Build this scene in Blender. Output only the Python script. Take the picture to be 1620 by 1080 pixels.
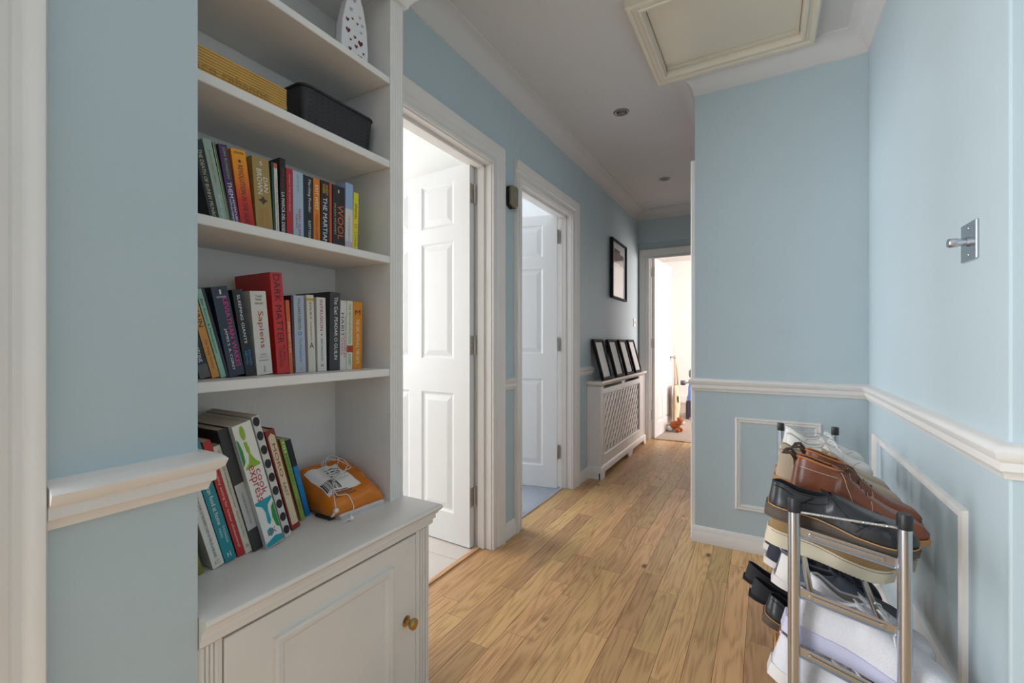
import bpy, bmesh, math, random
from mathutils import Vector, Matrix
random.seed(7)
R = math.radians
for o in list(bpy.data.objects): bpy.data.objects.remove(o)
scn = bpy.context.scene
COL = scn.collection

# ------------------------------------------------------------------ camera, world, lights, exposure
F, CX, CY, H = 705.0, 810.0, 540.0, 1.06          # focal length in pixels, principal point, eye height
A = math.atan(402 / F)                            # yaw to the left of the corridor (+Y)
cam = bpy.data.objects.new('camera', bpy.data.cameras.new('camera')); COL.objects.link(cam)
cam.location = (0, 0, H); cam.rotation_euler = (R(90), 0, A)
cam.data.sensor_width = 36; cam.data.lens = F / 1620 * 36; cam.data.clip_start = .02
scn.camera = cam
scn.view_settings.view_transform = 'Standard'; scn.view_settings.look = 'None'
scn.view_settings.exposure = 0.32; scn.view_settings.gamma = 1; scn.view_settings.use_curve_mapping = False
w = bpy.data.worlds.new('world'); scn.world = w; w.use_nodes = True
w.node_tree.nodes['Background'].inputs[0].default_value = (.80, .88, 1, 1)
w.node_tree.nodes['Background'].inputs[1].default_value = .6

def area(name, loc, rot, sx, sy, power, col):
    l = bpy.data.lights.new(name, 'AREA'); l.shape = 'RECTANGLE'; l.size = sx; l.size_y = sy
    l.energy = power; l.color = col
    o = bpy.data.objects.new(name, l); COL.objects.link(o); o.location = loc; o.rotation_euler = rot
    return o
# daylight only: the unseen windows of the three rooms behind the doors and the doorway beside the camera
area('window_tiled_room_offscreen', (-3.35, 1.2, 1.45), (R(90), 0, R(-90)), 1.5, 1.5, 34, (.98, .99, 1))
area('window_carpet_room_offscreen', (-3.9, 2.75, 1.5), (R(90), 0, R(-90)), 1.2, 1.3, 68, (.84, .91, 1))
area('window_far_room_offscreen', (1.42, 6.5, 1.4), (R(90), 0, R(90)), 1.8, 1.4, 86, (1, .92, .90))
area('entrance_doorway_offscreen', (-.98, -.36, 1.12), (R(90), 0, R(-90)), .78, 1.75, 45, (.92, .97, 1))

# ------------------------------------------------------------------ pixel helpers (direction only)
SA, CA = math.sin(A), math.cos(A)
def ray(u, v): return (-F * SA + (u - CX) * CA, F * CA + (u - CX) * SA, CY - v)
def onx(u, v, x):
    d = ray(u, v); t = x / d[0]; return Vector((x, t * d[1], H + t * d[2]))
def ony(u, v, y):
    d = ray(u, v); t = y / d[1]; return Vector((t * d[0], y, H + t * d[2]))
def onz(u, v, z):
    d = ray(u, v); t = (z - H) / d[2]; return Vector((t * d[0], t * d[1], z))

# ------------------------------------------------------------------ materials
MATS = {}
def lin(c): return tuple((x / 12.92 if x <= .04045 else ((x + .055) / 1.055) ** 2.4) for x in c)
def rgb(r, g, b): return lin((r / 255, g / 255, b / 255)) + (1,)
def mat(name, col, rough=.5, metal=0, bump=0, bscale=60, var=0, vscale=4, spec=None, coat=0, stretch=None, sheen=0):
    if name in MATS: return MATS[name]
    m = bpy.data.materials.new(name); m.use_nodes = True; MATS[name] = m
    nt = m.node_tree; b = nt.nodes['Principled BSDF']
    b.inputs['Base Color'].default_value = col; b.inputs['Roughness'].default_value = rough
    b.inputs['Metallic'].default_value = metal
    if spec is not None: b.inputs['Specular IOR Level'].default_value = spec
    if coat: b.inputs['Coat Weight'].default_value = coat; b.inputs['Coat Roughness'].default_value = .15
    if sheen: b.inputs['Sheen Weight'].default_value = sheen
    tc = nt.nodes.new('ShaderNodeTexCoord'); mp = nt.nodes.new('ShaderNodeMapping')
    nt.links.new(tc.outputs['Object'], mp.inputs[0])
    if stretch: mp.inputs['Scale'].default_value = stretch
    if var:
        n = nt.nodes.new('ShaderNodeTexNoise'); n.inputs['Scale'].default_value = vscale; n.inputs['Detail'].default_value = 4
        nt.links.new(mp.outputs[0], n.inputs['Vector'])
        mx = nt.nodes.new('ShaderNodeMix'); mx.data_type = 'RGBA'
        mx.inputs[6].default_value = tuple(c * (1 - var) for c in col[:3]) + (1,)
        mx.inputs[7].default_value = tuple(min(1, c * (1 + var)) for c in col[:3]) + (1,)
        mr = nt.nodes.new('ShaderNodeMapRange'); mr.inputs['From Min'].default_value = .32; mr.inputs['From Max'].default_value = .68; nt.links.new(n.outputs['Fac'], mr.inputs[0]); nt.links.new(mr.outputs[0], mx.inputs[0]); nt.links.new(mx.outputs[2], b.inputs['Base Color'])
    if bump:
        n = nt.nodes.new('ShaderNodeTexNoise'); n.inputs['Scale'].default_value = bscale; n.inputs['Detail'].default_value = 3
        nt.links.new(mp.outputs[0], n.inputs['Vector'])
        bp = nt.nodes.new('ShaderNodeBump'); bp.inputs['Strength'].default_value = bump; bp.inputs['Distance'].default_value = .002
        nt.links.new(n.outputs['Fac'], bp.inputs['Height']); nt.links.new(bp.outputs[0], b.inputs['Normal'])
    return m

def mat_ramp(name, stops, axis=2, rough=.5):
    """printed colour bands along an object axis"""
    m = bpy.data.materials.new(name); m.use_nodes = True; nt = m.node_tree; b = nt.nodes['Principled BSDF']
    b.inputs['Roughness'].default_value = rough
    tc = nt.nodes.new('ShaderNodeTexCoord'); sp = nt.nodes.new('ShaderNodeSeparateXYZ'); rp = nt.nodes.new('ShaderNodeValToRGB')
    nt.links.new(tc.outputs['Generated'], sp.inputs[0]); nt.links.new(sp.outputs[axis], rp.inputs[0])
    nt.links.new(rp.outputs[0], b.inputs['Base Color'])
    el = rp.color_ramp.elements
    el[0].position, el[0].color = stops[0]; el[1].position, el[1].color = stops[-1]
    for p, c in stops[1:-1]:
        e = el.new(p); e.color = c
    return m

def mat_wood():
    m = bpy.data.materials.new('oak_boards'); m.use_nodes = True; nt = m.node_tree; b = nt.nodes['Principled BSDF']
    L = nt.links.new; N = nt.nodes.new
    tc = N('ShaderNodeTexCoord'); oi = N('ShaderNodeObjectInfo')
    off = N('ShaderNodeVectorMath'); off.operation = 'MULTIPLY_ADD'
    comb = N('ShaderNodeCombineXYZ'); L(oi.outputs['Random'], comb.inputs[0]); L(oi.outputs['Random'], comb.inputs[1]); L(oi.outputs['Random'], comb.inputs[2])
    off.inputs[1].default_value = (37, 53, 71); L(comb.outputs[0], off.inputs[0]); L(tc.outputs['Object'], off.inputs[2])
    mp = N('ShaderNodeMapping'); mp.inputs['Scale'].default_value = (1, .10, 1); L(off.outputs[0], mp.inputs[0])
    # wavy growth rings
    nz = N('ShaderNodeTexNoise'); nz.inputs['Scale'].default_value = 9; nz.inputs['Detail'].default_value = 2; L(mp.outputs[0], nz.inputs['Vector'])
    wv = N('ShaderNodeMath'); wv.operation = 'MULTIPLY'; wv.inputs[1].default_value = 30; L(nz.outputs['Fac'], wv.inputs[0])
    fr = N('ShaderNodeMath'); fr.operation = 'PINGPONG'; fr.inputs[1].default_value = 1; L(wv.outputs[0], fr.inputs[0])
    # fine pores
    mp2 = N('ShaderNodeMapping'); mp2.inputs['Scale'].default_value = (1, .035, 1); L(off.outputs[0], mp2.inputs[0])
    n2 = N('ShaderNodeTexNoise'); n2.inputs['Scale'].default_value = 190; n2.inputs['Detail'].default_value = 3; L(mp2.outputs[0], n2.inputs['Vector'])
    mixf = N('ShaderNodeMath'); mixf.operation = 'MULTIPLY_ADD'; mixf.inputs[1].default_value = .34; L(fr.outputs[0], mixf.inputs[0])
    s2 = N('ShaderNodeMath'); s2.operation = 'MULTIPLY'; s2.inputs[1].default_value = .95; L(n2.outputs['Fac'], s2.inputs[0]); L(s2.outputs[0], mixf.inputs[2])
    rp = N('ShaderNodeValToRGB'); L(mixf.outputs[0], rp.inputs[0])
    e = rp.color_ramp.elements
    e[0].position = .1; e[0].color = rgb(150, 106, 62); e[1].position = .72; e[1].color = rgb(222, 178, 124)
    # board to board tone
    hs = N('ShaderNodeHueSaturation'); L(rp.outputs[0], hs.inputs['Color'])
    v = N('ShaderNodeMapRange'); v.inputs['To Min'].default_value = .72; v.inputs['To Max'].default_value = 1.06; L(oi.outputs['Random'], v.inputs[0]); L(v.outputs[0], hs.inputs['Value'])
    hm = N('ShaderNodeMath'); hm.operation = 'MULTIPLY'; hm.inputs[1].default_value = 7.31; L(oi.outputs['Random'], hm.inputs[0])
    hf = N('ShaderNodeMath'); hf.operation = 'FRACT'; L(hm.outputs[0], hf.inputs[0])
    hr = N('ShaderNodeMapRange'); hr.inputs['To Min'].default_value = .488; hr.inputs['To Max'].default_value = .506; L(hf.outputs[0], hr.inputs[0]); L(hr.outputs[0], hs.inputs['Hue'])
    hs.inputs['Saturation'].default_value = 1.0
    # knots
    mp3 = N('ShaderNodeMapping'); mp3.inputs['Scale'].default_value = (1, .55, 1); L(off.outputs[0], mp3.inputs[0])
    vo = N('ShaderNodeTexVoronoi'); vo.inputs['Scale'].default_value = 6.5; L(mp3.outputs[0], vo.inputs['Vector'])
    kr = N('ShaderNodeMapRange'); kr.inputs['From Min'].default_value = .03; kr.inputs['From Max'].default_value = .11; L(vo.outputs['Distance'], kr.inputs[0])
    kx = N('ShaderNodeMix'); kx.data_type = 'RGBA'; kx.inputs[6].default_value = rgb(82, 52, 30); L(kr.outputs[0], kx.inputs[0]); L(hs.outputs[0], kx.inputs[7])
    L(kx.outputs[2], b.inputs['Base Color'])
    b.inputs['Roughness'].default_value = .42; b.inputs['Specular IOR Level'].default_value = .45
    bp = N('ShaderNodeBump'); bp.inputs['Strength'].default_value = .12; bp.inputs['Distance'].default_value = .001
    L(mixf.outputs[0], bp.inputs['Height']); L(bp.outputs[0], b.inputs['Normal'])
    return m

M = {}
M['blue'] = mat('pale_blue_wall_paint', rgb(189, 204, 210), .62, bump=.12, bscale=140, var=.02, vscale=2)
M['ceil'] = mat('white_ceiling_paint', rgb(216, 213, 211), .7, bump=.06, bscale=90)
M['white'] = mat('white_gloss_woodwork', rgb(233, 228, 224), .32, bump=.03, bscale=40, var=.02, vscale=5)
M['door'] = mat('white_door_paint', rgb(230, 229, 228), .35, bump=.04, bscale=30)
M['shelf'] = mat('white_shelf_paint', rgb(232, 228, 224), .42, bump=.08, bscale=55, var=.03, vscale=6)
M['roomw'] = mat('white_room_wall', rgb(240, 238, 234), .7)
M['cream'] = mat('cream_gloss_paint', rgb(222, 212, 192), .3, bump=.04, bscale=50)
M['oak'] = mat_wood()
M['sub'] = mat('dark_subfloor', rgb(70, 48, 30), .8)
M['tile'] = mat('pale_stone_tile', rgb(216, 207, 200), .35, var=.05, vscale=3)
M['grout'] = mat('grey_grout', rgb(170, 162, 155), .8)
M['carpet'] = mat('grey_speckled_carpet', rgb(158, 163, 172), .95, bump=1, bscale=420, var=.45, vscale=210)
M['carpet2'] = mat('beige_carpet', rgb(176, 160, 148), .95, bump=1, bscale=400, var=.3, vscale=160)
M['steel'] = mat('chrome_steel', (.56, .59, .64, 1), .27, 1)
M['satin'] = mat('satin_nickel', (.52, .50, .47, 1), .33, 1)
M['brass'] = mat('aged_brass', (.55, .37, .14, 1), .28, 1, var=.25, vscale=30)
M['bronze'] = mat('dull_bronze', (.30, .26, .17, 1), .4, .35)
M['black'] = mat('black_plastic', rgb(34, 34, 36), .45)
M['dark'] = mat('dark_cavity', rgb(30, 28, 27), .8)
M['alu'] = mat('aluminium_strip', (.62, .65, .7, 1), .35, 1)
M['bframe'] = mat('black_frame', rgb(30, 28, 31), .65, spec=.2)
M['paper'] = mat('white_paper', rgb(238, 232, 228), .8)
M['glass'] = mat('picture_glass', rgb(226, 205, 198), .04, spec=.6)

# ------------------------------------------------------------------ mesh builder
class MB:
    def __init__(s): s.v = []; s.f = []
    def add(s, vs, fs):
        n = len(s.v); s.v += [tuple(p) for p in vs]; s.f += [tuple(i + n for i in f) for f in fs]; return s
    def box(s, x0, x1, y0, y1, z0, z1, M4=None):
        vs = [Vector((x, y, z)) for z in (z0, z1) for y in (y0, y1) for x in (x0, x1)]
        if M4: vs = [M4 @ p for p in vs]
        return s.add(vs, [(0, 2, 3, 1), (4, 5, 7, 6), (0, 1, 5, 4), (2, 6, 7, 3), (0, 4, 6, 2), (1, 3, 7, 5)])
    def prism(s, poly, d0, d1, to3):
        """closed polygon (a,b) extruded from d0 to d1"""
        n = len(poly)
        vs = [to3(a, b, d0) for a, b in poly] + [to3(a, b, d1) for a, b in poly]
        fs = [tuple(range(n))[::-1], tuple(range(n, 2 * n))] + [(i, (i + 1) % n, n + (i + 1) % n, n + i) for i in range(n)]
        return s.add(vs, fs)
    def sweep(s, path, prof, to3, closed=False, closed_prof=True):
        """profile (w,d) swept along a 2-D path with mitres; w is measured to the right of travel"""
        n = len(path); k = len(prof); rings = []
        for i, p in enumerate(path):
            p = Vector(p)
            def nrm(a, b):
                d = (Vector(b) - Vector(a)).normalized(); return Vector((d.y, -d.x))
            if closed or 0 < i < n - 1:
                n1 = nrm(path[i - 1], path[i]); n2 = nrm(path[i], path[(i + 1) % n])
                m = (n1 + n2); m = m / max(.2, m.dot(n1))
            elif i == 0: m = nrm(path[0], path[1])
            else: m = nrm(path[-2], path[-1])
            rings.append([to3(p.x + m.x * w_, p.y + m.y * w_, d) for w_, d in prof])
        vs = [q for r in rings for q in r]; fs = []
        for i in range(n if closed else n - 1):
            j = (i + 1) % n
            for a in range(k if closed_prof else k - 1):
                b = (a + 1) % k; fs.append((i * k + a, i * k + b, j * k + b, j * k + a))
        if not closed and closed_prof:
            fs.append(tuple(range(k))); fs.append(tuple(range((n - 1) * k, n * k))[::-1])
        return s.add(vs, fs)
    def tube(s, pts, r, seg=8, cap=True, closed=False):
        pts = [Vector(p) for p in pts]; n = len(pts); rr = r if isinstance(r, (list, tuple)) else [r] * n
        up = None; vs = []
        for i, p in enumerate(pts):
            if closed: t = (pts[(i + 1) % n] - pts[i - 1])
            else: t = pts[min(i + 1, n - 1)] - pts[max(i - 1, 0)]
            t.normalize()
            if up is None:
                up = Vector((0, 0, 1)) if abs(t.z) < .9 else Vector((1, 0, 0))
            a = t.cross(up)
            if a.length < 1e-5: a = t.cross(Vector((0, 1, 0)))
            a.normalize(); b = a.cross(t).normalized(); up = b
            for k in range(seg):
                an = 2 * math.pi * k / seg; vs.append(p + (a * math.cos(an) + b * math.sin(an)) * rr[i])
        fs = []
        for i in range(n if closed else n - 1):
            j = (i + 1) % n
            for k in range(seg):
                k2 = (k + 1) % seg; fs.append((i * seg + k, i * seg + k2, j * seg + k2, j * seg + k))
        if cap and not closed: fs += [tuple(range(seg))[::-1], tuple(range((n - 1) * seg, n * seg))]
        return s.add(vs, fs)
    def lathe(s, prof, M4, seg=20):
        """profile (r,h) turned about local z"""
        vs = []; k = len(prof)
        for i in range(seg):
            an = 2 * math.pi * i / seg
            for r, h in prof: vs.append(M4 @ Vector((r * math.cos(an), r * math.sin(an), h)))
        fs = []
        for i in range(seg):
            j = (i + 1) % seg
            for a in range(k - 1): fs.append((i * k + a, j * k + a, j * k + a + 1, i * k + a + 1))
        if prof[0][0] > 1e-6: fs.append(tuple(i * k for i in range(seg))[::-1])
        if prof[-1][0] > 1e-6: fs.append(tuple(i * k + k - 1 for i in range(seg)))
        return s.add(vs, fs)
    def build(s, name, m, parent=None, smooth=False, bevel=0, seg=1, subsurf=0, flip=True):
        me = bpy.data.meshes.new(name); me.from_pydata(s.v, [], s.f)
        bm = bmesh.new(); bm.from_mesh(me)
        bmesh.ops.remove_doubles(bm, verts=bm.verts, dist=1e-6)
        if flip: bmesh.ops.recalc_face_normals(bm, faces=bm.faces)
        if bevel:
            bmesh.ops.bevel(bm, geom=[e for e in bm.edges if e.is_manifold and e.calc_face_angle(0) > .5], offset=bevel, segments=seg, affect='EDGES', profile=.5)
        bm.to_mesh(me); bm.free()
        if smooth:
            for p in me.polygons: p.use_smooth = True
            if smooth != 'all':
                try: me.set_sharp_from_angle(angle=R(40))
                except Exception: pass
        o = bpy.data.objects.new(name, me); COL.objects.link(o)
        if m: me.materials.append(m)
        if parent: o.parent = parent
        if subsurf:
            md = o.modifiers.new('subsurf', 'SUBSURF'); md.levels = subsurf; md.render_levels = subsurf
        return o
def mb(): return MB()
def box(name, x0, x1, y0, y1, z0, z1, m, parent=None, bevel=0, seg=1): return MB().box(x0, x1, y0, y1, z0, z1).build(name, m, parent, bevel=bevel, seg=seg)
def XYZ(a, b, d): return Vector((a, b, d))          # plan path, d = height
def wallx(x, s=1): return lambda a, b, d: Vector((x + s * d, a, b))   # plane x = const, (a,b) = (y,z)
def wally(y, s=-1): return lambda a, b, d: Vector((a, y + s * d, b))  # plane y = const, (a,b) = (x,z)
def tag(o, label, cat, group=None):
    o['label'] = label; o['category'] = cat
    if group: o['group'] = group
    return o
def struct(o): o['kind'] = 'structure'; return o
def thing(name, label, cat, loc=(0, 0, 0), rot=(0, 0, 0), group=None):
    o = bpy.data.objects.new(name, None); COL.objects.link(o); o.empty_display_size = .05
    o.location = loc; o.rotation_euler = rot
    return tag(o, label, cat, group)
def T4(loc, x, y, z):
    m = Matrix((x, y, z)).transposed().to_4x4(); m.translation = loc; return m
def text_mesh(name, s, m, parent, loc, ax, ay, length, height, align='LEFT', ext=.0002, bold=0):
    """lettering fitted into length (along ax) and height (along ay)"""
    c = bpy.data.curves.new('lettering', 'FONT'); c.body = s; c.size = 1; c.resolution_u = 2; c.offset = bold
    t = bpy.data.objects.new('lettering', c); COL.objects.link(t)
    bpy.context.view_layer.update()
    me = bpy.data.meshes.new_from_object(t.evaluated_get(bpy.context.evaluated_depsgraph_get()))
    bpy.data.objects.remove(t); bpy.data.curves.remove(c)
    xs = [v.co.x for v in me.vertices]; ys = [v.co.y for v in me.vertices]
    if not xs: return None
    wx = max(xs) - min(xs); wy = max(ys) - min(ys)
    sx = length / wx; sy = height / wy
    ax = Vector(ax); ay = Vector(ay); an = ax.cross(ay)
    for v in me.vertices:
        v.co = Vector(loc) + ax * ((v.co.x - min(xs)) * sx) + ay * ((v.co.y - min(ys)) * sy) + an * ext
    me.name = name; me.materials.clear(); me.materials.append(m)
    o = bpy.data.objects.new(name, me); COL.objects.link(o); o.parent = parent
    return o

# ------------------------------------------------------------------ room dimensions
XL, XB, XR, XC = -1.215, -.875, .402, -.33      # corridor left wall, near left wall, right wall, corridor right corner
YR, YE, YN = 2.548, 4.90, 1.204                  # return wall, end wall, near corner of right wall
ZC = 2.46
D1, D2 = (1.145, 1.915), (2.23, 2.99)            # door openings in the left wall
DH = 1.99

# floor: sub-floor and single oak boards
floor = struct(box('floor', -1.29, 1.7, -1.7, 4.98, -.05, -.012, M['sub']))
floor['label'] = 'oak board floor of the hallway'
pw = .0855; edges = []
x = -1.287
edges.append(x); x = -.149 - 12 * pw - .02
x = -1.26
while x < 1.7: edges.append(x); x += pw
NP = 0
def plank(x0, x1, y0, y1):
    g = .0004
    m_ = MB().box(x0 + g, x1 - g, y0 + g, y1 - g, -.012, 0)
    o = m_.build('plank', M['oak'], floor, bevel=.0008)
    return o
for i in range(len(edges) - 1):
    x0, x1 = edges[i], edges[i + 1]
    y = -.6 - random.random() * .5
    if x0 > .5: y = -.1
    ymax = 4.975 if x0 < XC + .02 else (YR if x0 < XR else YN)
    while y < ymax - .02:
        L = random.choice([.3, .42, .55, .7, .85, 1.0]) * random.uniform(.9, 1.1)
        y1 = min(y + L, ymax)
        if ymax - y1 < .12: y1 = ymax
        plank(x0, x1, y, y1); y = y1

# ceiling
struct(MB().box(-4.1, 1.9, -1.8, 8.4, ZC, ZC + .08).build('ceiling', M['ceil']))

# walls
wl = MB()
for y0, y1, z0, z1 in ((1.055, D1[0] - .021, 0, ZC), (D1[0] - .021, D1[1] + .021, DH + .009, ZC), (D1[1] + .021, D2[0] - .021, 0, ZC), (D2[0] - .021, D2[1] + .021, DH + .009, ZC), (D2[1] + .021, YE + .06, 0, ZC)):
    wl.box(XL - .11, XL, y0, y1, z0, z1)
wl.box(XL - .11, XL - .05, .1, 1.055, 0, ZC)
struct(wl.build('wall_left', M['blue']))
struct(MB().box(-1.0, XB, .155, .41, 0, ZC).box(XL - .05, -1.0, .155, .355, 0, ZC).box(-1.0, XB, -1.7, -.78, 0, ZC).box(-1.0, XB, -.78, .155, 2.05, ZC).build('wall_left_near', M['blue']))
struct(MB().box(XC, XR + .1, YR, YR + .1, 0, ZC).build('wall_return', M['blue']))
struct(MB().box(XR, XR + .1, YN, YR, 0, ZC).build('wall_right', M['blue'], bevel=.004, seg=2))
struct(MB().box(XR + .1, 1.8, YN, YN + .1, 0, ZC).build('wall_right_near', M['blue']))
struct(MB().box(1.7, 1.8, -1.7, YN, 0, ZC).build('wall_right_side', M['blue']))
struct(MB().box(-1.0, 1.8, -1.8, -1.7, 0, ZC).build('wall_back', M['blue']))
wc = MB().box(XC, XC + .1, YR + .1, 2.62, 0, ZC).box(XC, XC + .1, 2.62, 3.4, 2.0, ZC).box(XC, XC + .1, 3.4, YE + .06, 0, ZC)
struct(wc.build('wall_corridor_right', M['blue']))
we = MB().box(XL, XC, YE, YE + .12, 2.125, ZC).box(XL, XC, YE + .05, YE + .12, 1.98, 2.125).box(XL, -1.115, YE + .05, YE + .12, 0, 1.98)
struct(we.build('wall_end', M['blue']))

# rooms behind the doors
struct(MB().box(-3.5, -3.4, .1, 2.03, 0, ZC).box(-3.5, XL - .11, .0, .1, 0, ZC).build('wall_tiled_room', M['roomw']))
struct(MB().box(-4.0, XL - .11, 2.03, 2.12, 0, ZC).build('wall_partition', M['roomw']))
struct(MB().box(-4.1, -4.0, 2.03, 5.0, 0, ZC).box(-4.0, XL - .11, YE + .02, 5.02, 0, ZC).build('wall_carpet_room', M['roomw']))
struct(MB().box(-2.2, -2.1, YE + .12, 8.3, 0, ZC).box(-2.2, 1.6, 8.2, 8.3, 0, ZC).box(1.5, 1.6, YE + .12, 8.3, 0, ZC).box(XC, 1.6, YE + .06, YE + .12, 0, ZC).box(-2.2, XL, YE + .06, YE + .12, 0, ZC).build('wall_far_room', M['roomw']))
ft = struct(box('floor_tiled_room', -3.4, -1.29, .1, 2.03, -.05, -.006, M['grout']))
for i in range(6):
    for j in range(6):
        x1 = -1.292 - i * .36; y0 = .1 + j * .33 + (.12 if i % 2 else 0)
        if y0 > 1.95 or x1 < -3.3: continue
        MB().box(max(x1 - .356, -3.4), x1, y0, min(y0 + .326, 2.03), -.006, 0).build('tile', M['tile'], ft, bevel=.0015)
struct(box('floor_carpet_room', -4.0, -1.29, 2.12, YE + .02, -.05, .004, M['carpet']))
struct(box('floor_far_room', -2.1, 1.5, 4.98, 8.2, -.05, .004, M['carpet2']))
for n, (y0, y1) in enumerate((D1, D2)):
    box('trim_%d' % (n + 1), -1.298, -1.272, y0, y1, 0, .006, M['alu' if n else 'oak'], bevel=.002)
    struct(bpy.context.scene.objects['trim_%d' % (n + 1)])
struct(box('trim_3', -1.10, -.345, 4.968, 4.99, 0, .007, M['brass'], bevel=.002))

# skirting, dado, coving
skirt = [(0, 0), (.016, 0), (.016, .045), (.013, .05), (.013, .066), (.006, .082), (0, .084)]
dado = [(0, .798), (.010, .800), (.013, .812), (.018, .816), (.018, .832), (.027, .840), (.030, .852), (.024, .860), (.012, .864), (0, .868)]
cov = [(0, 2.365), (.006, 2.367)] + [(.006 + .078 * (1 - math.cos(R(a))), 2.367 + .086 * math.sin(R(a))) for a in range(10, 91, 10)] + [(.086, 2.46), (0, 2.46)]
def run(name, path, prof, m, parent=None): return struct(MB().sweep(path, prof, XYZ).build(name, m, parent, smooth=True))
run('baseboard_left', [(XL, 2.02), (XL, 2.15)], skirt, M['white'])
run('baseboard_left_far', [(XL, 3.10), (XL, 3.31)], skirt, M['white'])
run('baseboard_return', [(XC, 2.61), (XC, YR), (XR, YR), (XR, YN), (1.7, YN)], skirt, M['white'])
run('baseboard_left_near', [(XB, .215), (XB, .41)], skirt, M['white'])
run('trim_4', [(XL, 2.018), (XL, 2.152)], dado, M['white'])
run('trim_5', [(XL, 3.10), (XL, 3.42)], dado, M['white'])
run('trim_6', [(XC, 2.61), (XC, YR), (XR, YR), (XR, YN), (1.7, YN)], dado, M['white'])
run('trim_7', [(XB, .2155), (XB, .41), (-.998, .41)], [(w_ * 1.15, z - .002) for w_, z in dado], M['white'])
run('trim_8', [(XL, 1.06), (XL, YE), (XC, YE), (XC, YR), (XR, YR), (XR, YN), (1.7, YN)], cov, M['ceil'])
# picture-rail style wall panels
pan = [(0, 0), (.002, .010), (.008, .014), (.014, .008), (.020, .012), (.026, .006), (.030, 0)]
def wpanel(name, to3, a0, a1, b0, b1):
    return struct(MB().sweep([(a0, b0), (a0, b1), (a1, b1), (a1, b0)], pan, to3, closed=True).build(name, M['white'], smooth=True))
wpanel('trim_9', wally(YR), -.138, .228, .205, .674)
wpanel('trim_10', lambda a, b, d: Vector((XR - d, a, b)), 1.403, 2.405, .205, .672)
# white corner strip of the doorway in the corridor's right wall
struct(MB().box(XC - .022, XC + .002, 2.555, 2.62, 0, 2.03).box(XC - .022, XC + .002, 2.62, 3.4, 1.98, 2.03).build('trim_11', M['white'], bevel=.004))
struct(MB().box(-.325, -.28, 2.63, 3.38, .02, 1.98).build('door_4', M['door']))

# ------------------------------------------------------------------ doors
arch = [(0, 0), (0, .012), (.010, .016), (.016, .016), (.022, .011), (.040, .012), (.046, .018), (.060, .018), (.068, .022), (.098, .026), (.104, .020), (.104, 0)]
def frame_x(n, d, near_w=None):
    y0, y1 = d
    t = MB()
    # lining
    t.box(XL - .115, XL + .002, y1, y1 + .022, 0, DH); t.box(XL - .115, XL + .002, y0 - .022, y0, 0, DH); t.box(XL - .115, XL + .002, y0 - .022, y1 + .022, DH - .028, DH + .01)
    # stop
    t.box(XL - .074, XL - .036, y1 - .012, y1 + .002, 0, DH - .028); t.box(XL - .074, XL - .036, y0 - .002, y0 + .012, 0, DH - .028); t.box(XL - .074, XL - .036, y0, y1, DH - .042, DH - .026)
    o = struct(t.build('trim_%d' % n, M['white'], bevel=.0015))
    pr = arch if near_w is None else [(w_ * near_w, dd) for w_, dd in arch]
    top = DH - .022
    a = MB()
    def part(path, p): a.sweep(path, p, wallx(XL))
    if near_w is None: part([(y1 + .004, 0), (y1 + .004, top), (y0 - .004, top), (y0 - .004, 0)], arch)
    else:
        # far leg and head full width, near leg narrower
        part([(y1 + .004, 0), (y1 + .004, top), (y0 - .004 - .104 * near_w, top)], arch)
        part([(y0 - .004, top), (y0 - .004, 0)], pr)
    a.build('architrave', M['white'], o, smooth=True)
    return o
frame_x(12, D1, .78); frame_x(13, D2, .72)

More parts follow.
